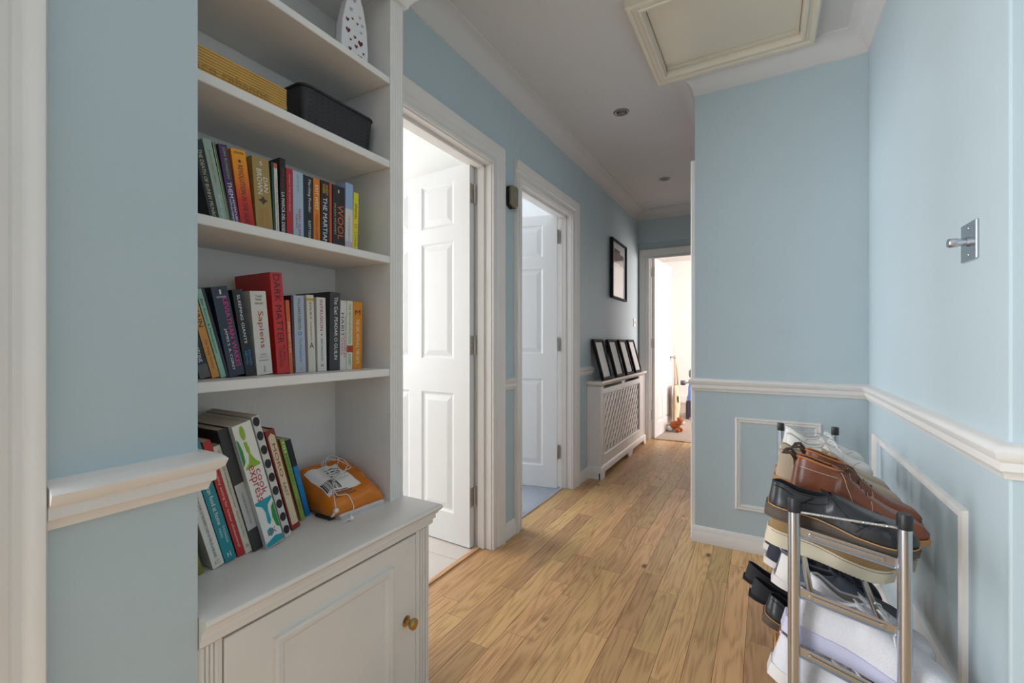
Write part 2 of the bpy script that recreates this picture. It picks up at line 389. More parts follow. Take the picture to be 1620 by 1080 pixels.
KZ = .87
ROWS = ((.16, .79), (.967, 1.59), (1.67, 1.905))
def make_door(name, W=.762, Hh=1.972, hinge_x=0, handle=True, knob_mat=None):
    """six-panel door; local x 0..W from the hinge, y 0..-.036 thickness, z up"""
    root = bpy.data.objects.new(name, None); COL.objects.link(root); root['kind'] = 'structure'
    th = .036; cols = ((.105, .335), (.427, .657))
    b = MB(); b.box(.09, W - .09, -th + .009, -.009, .1, Hh - .05)
    xs = [0] + [v for c in cols for v in c] + [W]
    for i in range(0, 6, 2): b.box(xs[i], xs[i + 1], -th, 0, .006, Hh)
    zs = [.006] + [v for r in ROWS for v in r] + [Hh]
    for c in cols:
        for i in range(0, 8, 2): b.box(c[0], c[1], -th, 0, zs[i], zs[i + 1])
    b.build('slab', M['door'], root)
    for c in cols:
        for r in ROWS:
            p = MB()
            for s in (1, -1):
                yo = 0 if s == 1 else -th
                def q(a, bb, d): return Vector((a, yo - s * (.009 - d), bb))
                # sloping surround moulding and raised field
                x0, x1, z0, z1 = c[0], c[1], r[0], r[1]
                def ring(k, d): return [q(x0 + k, z0 + k, d), q(x1 - k, z0 + k, d), q(x1 - k, z1 - k, d), q(x0 + k, z1 - k, d)]
                R_ = [ring(0, .009), ring(.010, .002), ring(.018, .001), ring(.046, .0075), ring(.052, .0075)]
                vs = [v for rr in R_ for v in rr]; fs = []
                for k in range(len(R_) - 1):
                    for e in range(4): fs.append((k * 4 + e, k * 4 + (e + 1) % 4, (k + 1) * 4 + (e + 1) % 4, (k + 1) * 4 + e))
                fs.append(tuple(range(len(vs) - 4, len(vs)))); p.add(vs, fs)
            p.build('panel', M['door'], root)
    for hz in (1.82, 1.04, .26):
        h = MB()
        h.box(-.0022, .0002, -.033, -.002, hz - .05, hz + .05)
        h.tube([(-.005, .003, hz - .05), (-.005, .003, hz + .05)], .006, 8)
        h.box(-.004, -.0015, .001, .034, hz - .05, hz + .05)
        hg = h.build('hinge', M['satin'], root, smooth=True)
        s = MB()
        for k in (-.035, -.012, .012, .035): s.tube([(-.003, -.02, hz + k), (-.0008, -.02, hz + k)], .0035, 6)
        s.build('screw', M['bronze'], hg)
    if handle:
        k = MB()
        for s in (1, -1):
            yb = 0 if s == 1 else -th
            k.lathe([(.026, 0), (.026, .004), (.010, .008), (.009, .03), (.022, .036), (.027, .048), (.022, .058), (0, .061)], T4((W - .06, yb, KZ), (1, 0, 0), (0, 0, 1), (0, s, 0)) if s == 1 else T4((W - .06, yb, KZ), (1, 0, 0), (0, 0, -1), (0, -1, 0)), 16)
        k.build('door_knob', knob_mat or M['satin'], root, smooth=True)
    return root
# door 1: hinged on the far jamb, open 93 degrees into the tiled room
d = make_door('door_1'); d.location = (-1.312, 1.903, 0); d.rotation_euler = (0, 0, R(180 - 3)); d.scale = (1, -1, 1)
d = make_door('door_2'); d.location = (-1.312, 2.975, 0); d.rotation_euler = (0, 0, R(180 + 12)); d.scale = (1, -1, 1)
d = make_door('door_3'); d.location = (-1.092, 5.0, 0); d.rotation_euler = (0, 0, R(90 - 3.5))

# end-wall door frame
t = MB(); t.box(-1.122, -1.10, YE + .048, YE + .122, 0, 1.98); t.box(-.345, -.332, YE + .048, YE + .122, 0, 1.98); t.box(-1.122, -.332, YE + .048, YE + .122, 1.962, 1.985)
t.box(-1.10, -1.09, YE + .06, YE + .085, 0, 1.962)
e = struct(t.build('trim_14', M['white'], bevel=.0015))
MB().sweep([(-1.104, 0), (-1.104, 1.956), (-.331, 1.956)], [(-w_, d_) for w_, d_ in arch], wally(YE + .05)).build('architrave', M['white'], e, smooth=True)
# near-left doorway frame beside the camera
MBn = MB().sweep([(.158, 0), (.158, 2.03), (-.785, 2.03), (-.785, 0)], [(w_ * .55, d_) for w_, d_ in arch], wallx(XB)).box(-1.0, XB + .002, .140, .157, 0, 2.05).box(-1.0, XB + .002, -.80, -.782, 0, 2.05).box(-1.0, XB + .002, -.80, .157, 2.03, 2.05)
struct(MBn.build('trim_15', M['white'], smooth=True))

# ------------------------------------------------------------------ built-in bookcase, cupboard and worktop
bc = thing('bookcase', 'white built-in bookcase with four shelves beside the first open door', 'bookcase', (-1.12, .71, .57))
def P(o, parent):                                   # keep world coordinates while parenting to a placed empty
    o.parent = parent; o.matrix_parent_inverse = (Matrix.Translation(parent.location) @ parent.rotation_euler.to_matrix().to_4x4()).inverted(); return o
BY0, BY1 = .375, 1.0
P(box('back_panel', -1.262, -1.25, .357, 1.053, .57, ZC - .001, M['shelf']), bc)
P(box('side_panel', -1.25, -1.004, BY1, 1.053, .57, ZC - .001, M['shelf']), bc)
P(box('side_panel', -1.25, -1.004, .357, BY0, .57, ZC - .001, M['shelf']), bc)
st = [(0, 0), (0, .009), (.006, .013)]
for k in range(4): st += [(.009 + k * .010, .013), (.010 + k * .010, .009), (.0125 + k * .010, .008), (.016 + k * .010, .010), (.0175 + k * .010, .013)]
st += [(.049, .013), (.055, .009), (.055, 0)]
P(MB().prism([(1.0 + a, -1.004 + d_ * .55) for a, d_ in st], .57, 2.14, lambda a, b, dd: Vector((b, a, dd))).build('upright', M['shelf'], smooth=True), bc)
SH = ((.954, .977), (1.299, 1.321), (1.591, 1.614), (1.848, 1.868))
for z0, z1 in SH:
    P(MB().box(-1.25, -1.0, BY0, BY1, z0, z1).build('shelf', M['shelf'], bevel=.003, seg=2), bc)
P(MB().box(-1.25, -1.0, BY0, BY1, 2.13, 2.15).build('top_board', M['shelf']), bc)
cr = [(0, 2.112), (.012, 2.116), (.016, 2.128), (.040, 2.16), (.050, 2.166), (.055, 2.19), (0, 2.19)]
P(MB().sweep([(-1.0, .42), (-1.0, 1.055), (-1.21, 1.055)][::1], [(w_, z) for w_, z in cr], XYZ).build('crown_moulding', M['shelf'], smooth=True), bc)
P(box('frieze', -1.03, -1.0, .412, 1.053, 2.19, ZC - .001, M['shelf']), bc)

wt = MB()
topp = [(-.06, .545), (-.06, .57), (.020, .57), (.026, .567), (.028, .560), (.024, .553), (.018, .550), (.018, .545), (.012, .541), (.012, .530), (.006, .526), (.006, .515), (0, .510), (-.06, .510)]
wt.sweep([(-.878, .412), (-.878, 1.042), (-1.20, 1.042)], [(w_, z) for w_, z in topp], XYZ)
wt.box(-1.25, -.93, .412, 1.0, .545, .5699)
wo = wt.build('worktop', M['shelf'], smooth=True); tag(wo, 'white worktop with a stepped moulded edge over the cupboard', 'worktop')

cb = thing('cupboard', 'white cupboard with panelled door and small brass knob under the worktop', 'cupboard', (-1.05, .72, 0))
b = MB().box(-1.25, -.90, 1.02, 1.042, 0, .508).box(-1.25, -.90, .412, .43, 0, .508).box(-1.25, -.90, .43, 1.02, .03, .06).box(-1.25, -.905, .43, 1.02, .48, .508).box(-1.25, -1.235, .43, 1.02, .06, .48)
P(b.build('body', M['shelf']), cb)
for y0, y1 in ((.412, .455), (.985, 1.042)):
    pp = [(y0, -.90)] + [(y0, -.883)]
    n = 4; wdt = (y1 - y0 - .012) / n
    for k in range(n):
        a = y0 + .006 + k * wdt
        pp += [(a, -.880), (a + wdt * .55, -.880), (a + wdt * .62, -.884), (a + wdt * .93, -.884)]
    pp += [(y1, -.883), (y1, -.90)]
    P(MB().prism(pp, .0, .508, lambda a, bb, dd: Vector((bb, a, dd))).build('stile', M['shelf']), cb)
P(box('top_rail', -.90, -.884, .455, .985, .506, .5095, M['shelf']), cb)
P(box('plinth', -.90, -.886, .455, .985, 0, .05, M['shelf']), cb)
dr = P(MB().box(-.902, -.880, .458, .982, .053, .503).build('door', M['shelf'], bevel=.0015), cb)
dm = MB().sweep([(.552, .10), (.552, .452), (.888, .452), (.888, .10)], [(0, 0), (.002, .008), (.008, .010), (.011, .005), (.018, .006), (.024, .002), (.026, 0)], wallx(-.880), closed=True).build('moulding', M['shelf'], None, smooth=True)
dm.parent = dr
kb = MB().lathe([(.016, 0), (.015, .003), (.007, .006), (.006, .016), (.011, .020), (.0155, .026), (.015, .033), (.009, .037), (0, .038)], T4((-.880, .940, .275), (0, 1, 0), (0, 0, 1), (1, 0, 0)), 20).build('knob', M['brass'], dr, smooth=True)
MB().lathe([(.019, 0), (.019, .0015), (0, .002)], T4((-.8795, .940, .275), (0, 1, 0), (0, 0, 1), (1, 0, 0)), 16).build('knob_plate', M['paper'], dr)

# ------------------------------------------------------------------ books
PAGES = mat('book_pages', rgb(205, 192, 172), .9, bump=.5, bscale=5, stretch=(1, 60, 1))
def cm(name, c, rough=.38): return mat('cover_' + name, c, rough)
def ink(c):
    n = 'ink_%d_%d_%d' % c
    return mat(n, rgb(*c), .5)
LAST = {}
def book(uL, uR, uT, vT, xs, zb, cover, label, texts=(), depth=.13, group=None, hard=False, bands=(), minth=.006, grow=1.0):
    """spine seen from the hall: base-left, base-right and top-left pixels give place, thickness, height and lean on plane x = xs"""
    yL = onx(uL, 540, xs).y; yR = onx(uR, 540, xs).y; top = onx(uT, vT, xs)
    lean = math.atan2(yL - top.y, top.z - zb)
    if group == G3: lean = .265
    if LAST.get('g') == group:
        lean = min(lean, LAST['lean']); yL2 = max(yL, LAST['end']); yR = max(yR, yL2 + .004); yL = yL2
    hh = (top.z - zb) / math.cos(lean) * grow
    th = max(minth, (yR - yL) * math.cos(lean)) - .0006
    LAST.update(g=group, lean=lean, end=yL + (th + .0006) / math.cos(lean))
    o = thing('book', label, 'book', (xs, yL, zb + .0003), (lean, 0, 0), group)
    t = .0022 if hard else .0011
    i = .003 if hard else 0
    MB().box(-depth, 0, 0, t, 0, hh).box(-depth, 0, th - t, th, 0, hh).box(-t, 0, t, th - t, 0, hh).build('cover', cover, o)
    MB().box(-depth + .002 + i, -t, t, th - t, i, hh - i - .0006).build('pages', PAGES, o)
    for z0, z1, c in bands:      # printed blocks on the spine, fractions from the foot
        MB().box(0, .0003, .0002, th - .0002, z0 * hh, z1 * hh).build('spine_band', c, o)
    for tx in texts:
        s, kind, a, b, c = tx[:5]
        hf = tx[5] if len(tx) > 5 else .5; yo = tx[6] if len(tx) > 6 else .5
        if kind == 'v':          # reads downwards; a..b fractions of the height from the head, hf letter height / thickness
            hgt = th * hf
            text_mesh('spine_title', s, ink(c), o, (.0004, th * yo - hgt / 2, hh * (1 - a)), (0, 0, -1), (0, 1, 0), hh * (b - a), hgt)
        else:                    # horizontal line, a = centre from head, b = letter height in fractions of the height
            text_mesh('spine_title', s, ink(c), o, (.0004, th * (.5 - hf / 2), hh * (1 - a) - hh * b / 2), (0, 1, 0), (0, 0, 1), th * hf, hh * b)
    return o
W_, K_ = (232, 230, 225), (22, 22, 24)
G1, G2, G3 = 'books on the shelf under the black basket', 'books on the shelf with the tall red book', 'cookbooks on the worktop'
grad = mat_ramp('cover_orange_to_red', [(0, rgb(186, 28, 26)), (.35, rgb(205, 52, 24)), (.75, rgb(232, 142, 22)), (1, rgb(238, 160, 26))])
pastel = mat_ramp('cover_pastel', [(0, rgb(196, 174, 196)), (.12, rgb(196, 174, 196)), (.14, rgb(216, 212, 206)), (.6, rgb(216, 212, 206)), (.63, rgb(150, 176, 212)), (1, rgb(150, 176, 212))])
def row(specs, ox, oy, sc, xs, zb, group):
    for s in specs:
        a, b, tx, ty, cov_, label, texts = s[:7]; kw = s[7] if len(s) > 7 else {}
        kw = dict(kw); x_ = kw.pop('xs', xs)
        book(ox + a / sc, ox + b / sc, ox + tx / sc, oy + ty / sc, x_, zb, cov_, label, texts, group=group, **kw)
row([
 (165, 236, 20, 95, cm('night', rgb(33, 35, 40)), 'black paperback with pale lettering leaning beside a pale grey-green book', [('THE DEATH OF BUNNY MUNRO', 'v', .12, .97, (196, 196, 150), .42)]),
 (238, 306, 96, 90, cm('palegreen', rgb(150, 170, 156)), 'pale grey-green paperback leaning against a black one', [('John Banville', 'v', .12, .52, (176, 110, 80), .3), ('Ancient Light', 'v', .66, .95, (214, 220, 212), .42)]),
 (307, 322, 176, 120, cm('leafgreen', rgb(78, 112, 52)), 'thin leaf-green book between the pale grey-green and the purple paperback', []),
 (323, 397, 214, 130, cm('purple', rgb(74, 40, 96)), 'purple paperback with cream edge and lime lettering', [('JON RONSON', 'v', .03, .42, (150, 190, 60), .42), ('THEM', 'v', .46, .66, W_, .5), ('ADVENTURES', 'v', .67, .97, W_, .28, .68), ('WITH EXTREMISTS', 'v', .67, .97, W_, .22, .3)], dict(bands=[])),
 (400, 512, 318, 165, grad, 'orange paperback fading to red towards its foot', [('IAN MACDONALD', 'h', .045, .028, K_, .7), ('REVOLUTION IN THE HEAD', 'v', .2, .97, (70, 26, 50), .34)]),
 (522, 652, 482, 222, cm('gold', rgb(164, 134, 74), .3), 'fat gold paperback with white author lettering', [('DAN', 'v', .26, .46, W_, .26, .72), ('BROWN', 'v', .16, .50, W_, .30, .36), ('5', 'h', .08, .05, W_, .16), ('THE LOST', 'v', .68, .95, (206, 120, 40), .2, .66), ('SYMBOL', 'v', .7, .95, (206, 120, 40), .2, .36)]),
 (655, 664, 634, 276, cm('bottlegreen', rgb(38, 74, 60)), 'very thin bottle-green book between the gold and the white paperback', []),
 (665, 700, 642, 278, cm('whiteorange', rgb(214, 206, 196)), 'thin white paperback with an orange head beside the tall black book', [('WHAT I TALK ABOUT RUNNING', 'v', .2, .96, (120, 60, 50), .34)], dict(bands=[(.93, 1, cm('rust', rgb(196, 84, 40)))])),
 (708, 752, 700, 240, cm('ink', rgb(27, 25, 26)), 'tallest black paperback of the row, next to the red one', [('LA MARCA DEL DESEO', 'v', .44, .98, W_, .55), ('CLAUDIA GONZALEZ', 'v', .12, .4, (150, 60, 54), .36)], dict(depth=.15)),
 (756, 806, 746, 318, cm('scarlet', rgb(176, 36, 44)), 'scarlet paperback between black and pale blue books', [('WHAT THE DOG SAW', 'v', .08, .62, (226, 170, 170), .25)]),
 (808, 888, 798, 338, cm('iceblue', rgb(166, 184, 200)), 'ice-blue paperback with faint red lettering', [('La tregua', 'v', .06, .3, (120, 140, 160), .3), ('MARIO ISLAND', 'v', .55, .98, (178, 70, 84), .28, .6), ('NEWS', 'v', .64, .84, (178, 70, 84), .2, .3)]),
 (889, 897, 884, 372, cm('navythin', rgb(28, 38, 62)), 'thin navy book beside the ice-blue paperback', []),
 (898, 960, 893, 378, cm('soot', rgb(34, 34, 35)), 'black paperback with white italic title next to a thin orange book', [('Marching Powder', 'v', .05, .55, W_, .45), ('RUSTY YOUNG', 'v', .68, .98, W_, .34)]),
 (963, 1015, 960, 398, cm('tangerine', rgb(216, 124, 26)), 'orange paperback between two black books', [('EXIT WEST', 'v', .1, .48, (246, 232, 200), .45), ('MOHSIN HAMID', 'v', .55, .98, (180, 50, 30), .4)]),
 (1020, 1086, 1018, 412, cm('coal', rgb(36, 24, 25)), 'black paperback with large white title and yellow author name', [('ANDY', 'v', .05, .22, (230, 180, 40), .28, .72), ('WEIR', 'v', .05, .2, (230, 180, 40), .28, .36), ('THE MARTIAN', 'v', .26, .98, W_, .48)]),
 (1088, 1106, 1084, 432, cm('ember', rgb(204, 82, 48)), 'thin ember-red book between two black paperbacks', []),
 (1112, 1204, 1108, 446, cm('umber', rgb(38, 26, 25)), 'dark brown-black paperback with big orange title', [('WOOL', 'v', .3, .86, (214, 104, 46), .5, .66), ('HUGH HOWEY', 'v', .3, .8, (190, 180, 170), .14, .2), ('1', 'h', .09, .05, W_, .08)]),
 (1208, 1266, 1212, 432, pastel, 'paperback with blue, white and lilac bands, next to a yellow book', [('THE EXAMINED LIFE', 'v', .48, .88, (170, 168, 150), .3)]),
 (1264, 1304, 1274, 508, cm('lemon', rgb(222, 208, 26)), 'short yellow paperback at the end of the row', [('ANIMAL', 'v', .18, .46, (60, 54, 20), .5), ('CONNELL', 'v', .66, .96, (60, 54, 20), .42), ('O', 'v', .53, .6, (60, 54, 20), .5)]),
], 300, 200, 4.909, -1.04, 1.3212, G1)
# cream edge of the purple book
row([
 (82, 172, -110, 300, cm('graphite', rgb(38, 38, 40)), 'graphite paperback leaning at the start of its row, before a tan one', [('STONE', 'v', .62, .8, W_, .34, .5)], dict(bands=[(0, .17, cm('midgrey', rgb(92, 92, 92)))])),
 (178, 240, -2, 320, cm('tan', rgb(206, 142, 64)), 'tan-orange paperback leaning between graphite and mint books', [('The Wasp Factory', 'v', .5, .88, (110, 60, 50), .4), ('IAIN', 'v', .14, .34, (40, 36, 30), .6)]),
 (246, 290, 46, 232, cm('mint', rgb(142, 184, 160)), 'slim mint-green paperback with small dark lettering', [('Zen Action & Maintenance', 'v', .1, .72, (44, 66, 60), .36)]),
 (291, 304, 88, 222, cm('darknavy', rgb(32, 38, 50)), 'narrow dark navy book between mint and slate books', []),
 (306, 436, 156, 216, cm('slate', rgb(44, 54, 72)), 'slate-blue paperback with hot pink title', [('LEVIATHAN WAKES', 'v', .13, .9, (222, 52, 142), .3, .7), ('JAMES S. A. COREY', 'v', .46, .93, W_, .2, .34), ('1', 'h', .06, .05, W_, .1), ('THE EXPANSE', 'h', .115, .018, W_, .6)], dict(bands=[])),
 (440, 520, 328, 238, cm('pitch', rgb(30, 31, 35)), 'black paperback with spaced white title and blue author lines', [('SLEEPING GIANTS', 'v', .06, .62, W_, .26, .5), ('SYLVAIN', 'v', .7, .88, (60, 150, 210), .22, .68), ('NEUVEL', 'v', .71, .87, (60, 150, 210), .22, .34)]),
 (526, 648, 466, 246, cm('bone', rgb(214, 208, 200)), 'fat bone-white paperback with dark red title', [('Sapiens', 'v', .24, .68, (170, 52, 42), .42), ('Yuval', 'h', .06, .028, (90, 80, 76), .4), ('Noah', 'h', .10, .028, (90, 80, 76), .36), ('Harari', 'h', .145, .028, (90, 80, 76), .5), ('A Brief', 'h', .755, .022, (120, 100, 90), .4), ('History of', 'h', .79, .022, (120, 100, 90), .5), ('Humankind', 'h', .825, .022, (120, 100, 90), .6), ('VINTAGE', 'v', .89, .97, (90, 80, 76), .1)]),
 (684, 776, 622, 100, cm('red', rgb(196, 40, 40)), 'tall red hardback with large dark title towering over its row', [('DARK MATTER', 'v', .02, .70, (62, 22, 26), .52), ('BLAKE', 'v', .72, .88, (110, 30, 30), .26, .7), ('CROUCH', 'v', .74, .93, (60, 20, 24), .26, .36)], dict(depth=.155, hard=True)),
 (778, 808, 744, 318, cm('pumpkin', rgb(206, 96, 46)), 'thin pumpkin-orange paperback leaning on the tall red hardback', [('ENERGY WHAT TO EAT', 'v', .3, .72, (244, 214, 190), .5)]),
 (809, 820, 786, 280, cm('plum', rgb(74, 48, 62)), 'thin plum-coloured book beside the grey-blue paperback', []),
 (822, 906, 802, 280, cm('greyblue', rgb(168, 178, 190)), 'grey-blue paperback with a bright blue dot', [('WILLIAM GIBSON', 'v', .03, .44, (52, 60, 74), .26), ('The Peripheral', 'v', .54, .86, (70, 130, 190), .3), ('o', 'h', .49, .05, (30, 110, 190), .4), ('0', 'h', .95, .03, (200, 90, 60), .14)]),
 (926, 982, 900, 275, cm('ivory', rgb(212, 206, 192)), 'ivory paperback with a small dark bird mark', [('SWAY', 'v', .09, .32, (70, 66, 60), .32), ('THE IRRESISTIBLE PULL', 'v', .34, .6, (110, 100, 90), .2), ('A', 'h', .655, .08, (40, 40, 40), .6)], dict(bands=[(.925, .955, cm('mustard', rgb(190, 160, 40)))])),
 (996, 1066, 985, 295, cm('chalk', rgb(216, 212, 204)), 'chalk-white paperback with dark red title beside the charcoal book', [('INTRUSION', 'v', .03, .45, (168, 44, 60), .34), ('KEN MACLEOD', 'v', .56, .86, (60, 56, 54), .24), ('I', 'h', .505, .022, (40, 130, 80), .14), ('o', 'h', .92, .03, (40, 40, 40), .3)]),
 (1086, 1166, 1090, 252, cm('charcoal', rgb(58, 57, 60)), 'charcoal hardback with white lettering, taller than the white books beside it', [('The Gad', 'v', .06, .28, W_, .34, .6), ('PEADAR O GUILIN', 'v', .32, .86, W_, .3, .6)], dict(depth=.155, hard=True)),
 (1168, 1217, 1164, 318, cm('milk', rgb(214, 208, 202)), 'white paperback with grey and crimson lettering after the charcoal book', [('HABIT', 'v', .18, .52, (70, 70, 76), .44, .36), ('CHARLES', 'v', .52, .82, (176, 50, 56), .36, .74), ('DUHIGG', 'v', .54, .78, (176, 50, 56), .34, .3), ('THE POWER OF', 'v', .22, .5, (120, 110, 110), .2, .78)]),
 (1219, 1265, 1216, 322, cm('linen', rgb(218, 212, 196)), 'white paperback with green title and a red block', [('THE SIXTH EXTINCTION', 'v', .04, .62, (56, 150, 70), .46), ('X', 'h', .70, .05, (30, 30, 20), .5), ('KOLBERT', 'v', .78, .94, (56, 150, 70), .4)], dict(bands=[(.25, .35, cm('brick', rgb(186, 56, 40)))])),
 (1268, 1338, 1266, 326, cm('amber', rgb(216, 136, 24)), 'amber-orange paperback at the end of the row', [('THE GIRL WITH ALL THE GIFTS', 'v', .26, .92, (248, 226, 180), .34), ('M', 'h', .16, .07, (60, 36, 20), .55)]),
], 300, 410, 4.909, -1.07, .9772, G2)
dots = mat('cover_polka', rgb(206, 202, 196), .4)
row([
 (60, 96, -110, 640, cm('olive', rgb(128, 124, 52)), 'olive book at the start of the cookbooks by the blue wall', [], dict(xs=-1.03, depth=.2)),
 (150, 226, 18, 560, cm('snow', rgb(226, 222, 214)), 'white cookbook spine with small dark lettering, leaning beside a teal one', [('RECIPES FROM SOME OF THE FINEST CHEFS IN THE UK & IRELAND', 'v', .04, .88, (70, 66, 62), .22), ('C', 'h', .94, .04, (190, 140, 40), .5)], dict(xs=-1.03, depth=.19, grow=1.0)),
 (229, 302, 58, 285, cm('teal', rgb(30, 138, 148)), 'teal cookbook with white lettering', [('Mexican food at home', 'v', .28, .68, W_, .36), ('THOMASINA', 'v', .70, .85, (190, 220, 220), .2, .7), ('MIERS', 'v', .71, .79, (190, 220, 220), .2, .36), ('H', 'h', .945, .04, W_, .3)], dict(xs=-1.035, depth=.19)),
 (308, 356, 134, 272, cm('crimson', rgb(184, 44, 40)), 'red cookbook between teal and cream spines', [('healthy eating for lower cholesterol', 'v', .24, .92, (240, 200, 190), .4)], dict(xs=-1.04, depth=.19)),
 (357, 400, 172, 306, cm('buttermilk', rgb(212, 204, 186)), 'slim cream cookbook with tiny dark lettering', [('NAKED FOOD Nourishing feasts for mind', 'v', .04, .56, (70, 60, 56), .36), ('& body by Tess Ward', 'v', .6, .84, (70, 60, 56), .34), ('o', 'h', .93, .03, K_, .4)], dict(xs=-1.04, depth=.19)),
 (404, 470, 198, 205, cm('smoke', rgb(50, 50, 52)), 'black-and-white photographic cookbook with a white title block', [('FLAVOUR FROM FARM TO FORK', 'v', .52, .78, (70, 70, 70), .2)], dict(xs=-1.035, depth=.2, hard=True, bands=[(.18, .56, cm('fog', rgb(188, 186, 182)))])),
 (476, 604, 262, 186, cm('cookwhite', rgb(226, 224, 218)), 'thick white cookbook with green, lime and turquoise utensil shapes', [('cook', 'v', .37, .58, (184, 40, 62), .34, .72), ('express', 'v', .325, .62, (184, 40, 62), .44, .30), ('DK', 'h', .885, .045, (150, 60, 60), .5)], dict(xs=-1.02, depth=.21, hard=True)),
 (606, 648, 398, 120, dots, 'white book with large black polka dots', [], dict(xs=-1.04, depth=.2)),
 (650, 706, 486, 214, cm('maroon', rgb(140, 44, 36)), 'maroon cookbook with a cream spine label', [('MORO', 'v', .13, .46, (150, 60, 44), .34), ('EAST', 'v', .52, .66, (150, 60, 44), .3)], dict(xs=-1.065, depth=.18, hard=True, bands=[])),
 (709, 736, 574, 262, cm('lime', rgb(140, 166, 72)), 'lime-green cookbook beside the maroon one', [('101', 'v', .04, .16, (240, 240, 220), .5), ('FANTASTIC', 'v', .18, .56, (40, 130, 60), .55), ('MEALS', 'v', .74, .86, (176, 40, 70), .45)], dict(xs=-1.10, depth=.145)),
 (738, 768, 616, 268, cm('azure', rgb(26, 124, 190)), 'blue book with a black head leaning by the orange parcel', [], dict(xs=-1.115, depth=.13, bands=[(.66, 1, cm('jet', rgb(26, 27, 30)))])),
], 300, 630, 4.0, -1.04, .5702, G3)

def children(o): return [c for c in bpy.data.objects if c.parent == o]
def find_book(word):
    for o in bpy.data.objects:
        if o.get('label') and word in o['label'] and o['category'] == 'book': return o
def spine_dims(o):
    c = [k for k in children(o) if k.name.startswith('cover')][0]
    return max(v.co.y for v in c.data.vertices), max(v.co.z for v in c.data.vertices)
def blob(o, name, pts, c):
    """flat printed shape on a spine, pts as fractions of thickness and height"""
    th, hh = spine_dims(o)
    n = len(pts); vs = [(.0004, a * th, b * hh) for a, b in pts]
    MB().add(vs, [tuple(range(n))]).build(name, c, o, flip=False)
def ell(cx_, cy_, rx, ry, n=18): return [(cx_ + rx * math.cos(2 * math.pi * k / n), cy_ + ry * math.sin(2 * math.pi * k / n)) for k in range(n)]
lime, grn, tur = cm('print_lime', rgb(140, 176, 44)), cm('print_green', rgb(30, 140, 62)), cm('print_turquoise', rgb(22, 150, 166))
ck = find_book('utensil shapes')
blob(ck, 'printed_shape', ell(.42, .93, .14, .055), lime)
blob(ck, 'printed_shape', [(.34, .86), (.5, .86), (.56, .80), (.54, .76), (.72, .70), (.9, .67), (.9, .655), (.1, .655), (.1, .67), (.34, .70), (.44, .76), (.36, .80)], lime)
blob(ck, 'printed_shape', [(.02, .9), (.12, .88), (.2, .8), (.18, .72), (.02, .68)], grn)
blob(ck, 'printed_shape', [(.02, .385), (.98, .385), (.98, .365), (.66, .33), (.6, .28), (.62, .2), (.5, .17), (.4, .2), (.44, .28), (.34, .33), (.02, .365)], tur)
blob(ck, 'printed_shape', [(.98, .33), (.8, .3), (.72, .22), (.8, .14), (.98, .11)], grn)
blob(ck, 'printed_shape', ell(.42, .115, .13, .035), tur)
blob(ck, 'printed_shape', [(.01, .005), (.99, .005), (.99, .05), (.6, .07), (.4, .06), (.01, .04)], tur)
pk = find_book('polka dots'); blk = cm('print_black', rgb(28, 28, 30))
for k in range(9): blob(pk, 'printed_dot', ell(.5, .06 + k * .112, .46, .036), blk)
mo = find_book('maroon cookbook'); blob(mo, 'spine_label', [(.14, .05), (.86, .05), (.86, .94), (.5, .97), (.14, .94)], cm('print_cream', rgb(214, 200, 166)))
for c in children(mo):
    if c.name.startswith('spine_title'): c.location.x = .0004
pu = find_book('purple paperback'); blob(pu, 'spine_edge', [(0, 0), (.2, 0), (.2, 1), (0, 1)], cm('print_ivory', rgb(206, 200, 184)))
def star(cx_, cy_, rx, ry, n=5, q=.42): return [(cx_ + rx * (1 if k % 2 == 0 else q) * math.sin(math.pi * k / n), cy_ + ry * (1 if k % 2 == 0 else q) * math.cos(math.pi * k / n)) for k in range(2 * n)]
blob(find_book('orange paperback fading'), 'printed_star', star(.5, .85, .16, .03), cm('print_plum', rgb(96, 30, 40)))
blob(find_book('fat gold paperback'), 'printed_emblem', star(.5, .42, .3, .06, 4, .5), cm('print_bronze', rgb(70, 56, 34)))
# ------------------------------------------------------------------ other things on the shelves
gb = thing('gold_box', 'long gold ribbed gift box with embossed lettering on the shelf beside the black basket', 'box', (-1.10, .54, 1.6143))
gold = mat('gold_card', rgb(198, 156, 84), .34, .35, var=.06, vscale=20)
gp = [(.0, .0)]
nr = 10
for k in range(nr): gp += [(.0015, .002 + k * .0062), (.0015, .0062 + k * .0062), (0, .0072 + k * .0062)]
P(MB().prism([(-1.19, 1.6143), (-1.19, 1.6143 + .066)] + [(-1.022 + a, 1.6143 + b_) for a, b_ in gp[::-1]], .40, .675, lambda a, b_, dd: Vector((a, dd, b_))).build('body', gold), gb)
o = text_mesh('embossed_lettering', 'paco rabanne', mat('gold_emboss', rgb(162, 120, 54), .4, .4), None, (-1.0201, .455, 1.622), (0, 1, 0), (0, 0, 1), .175, .022); P(o, gb)

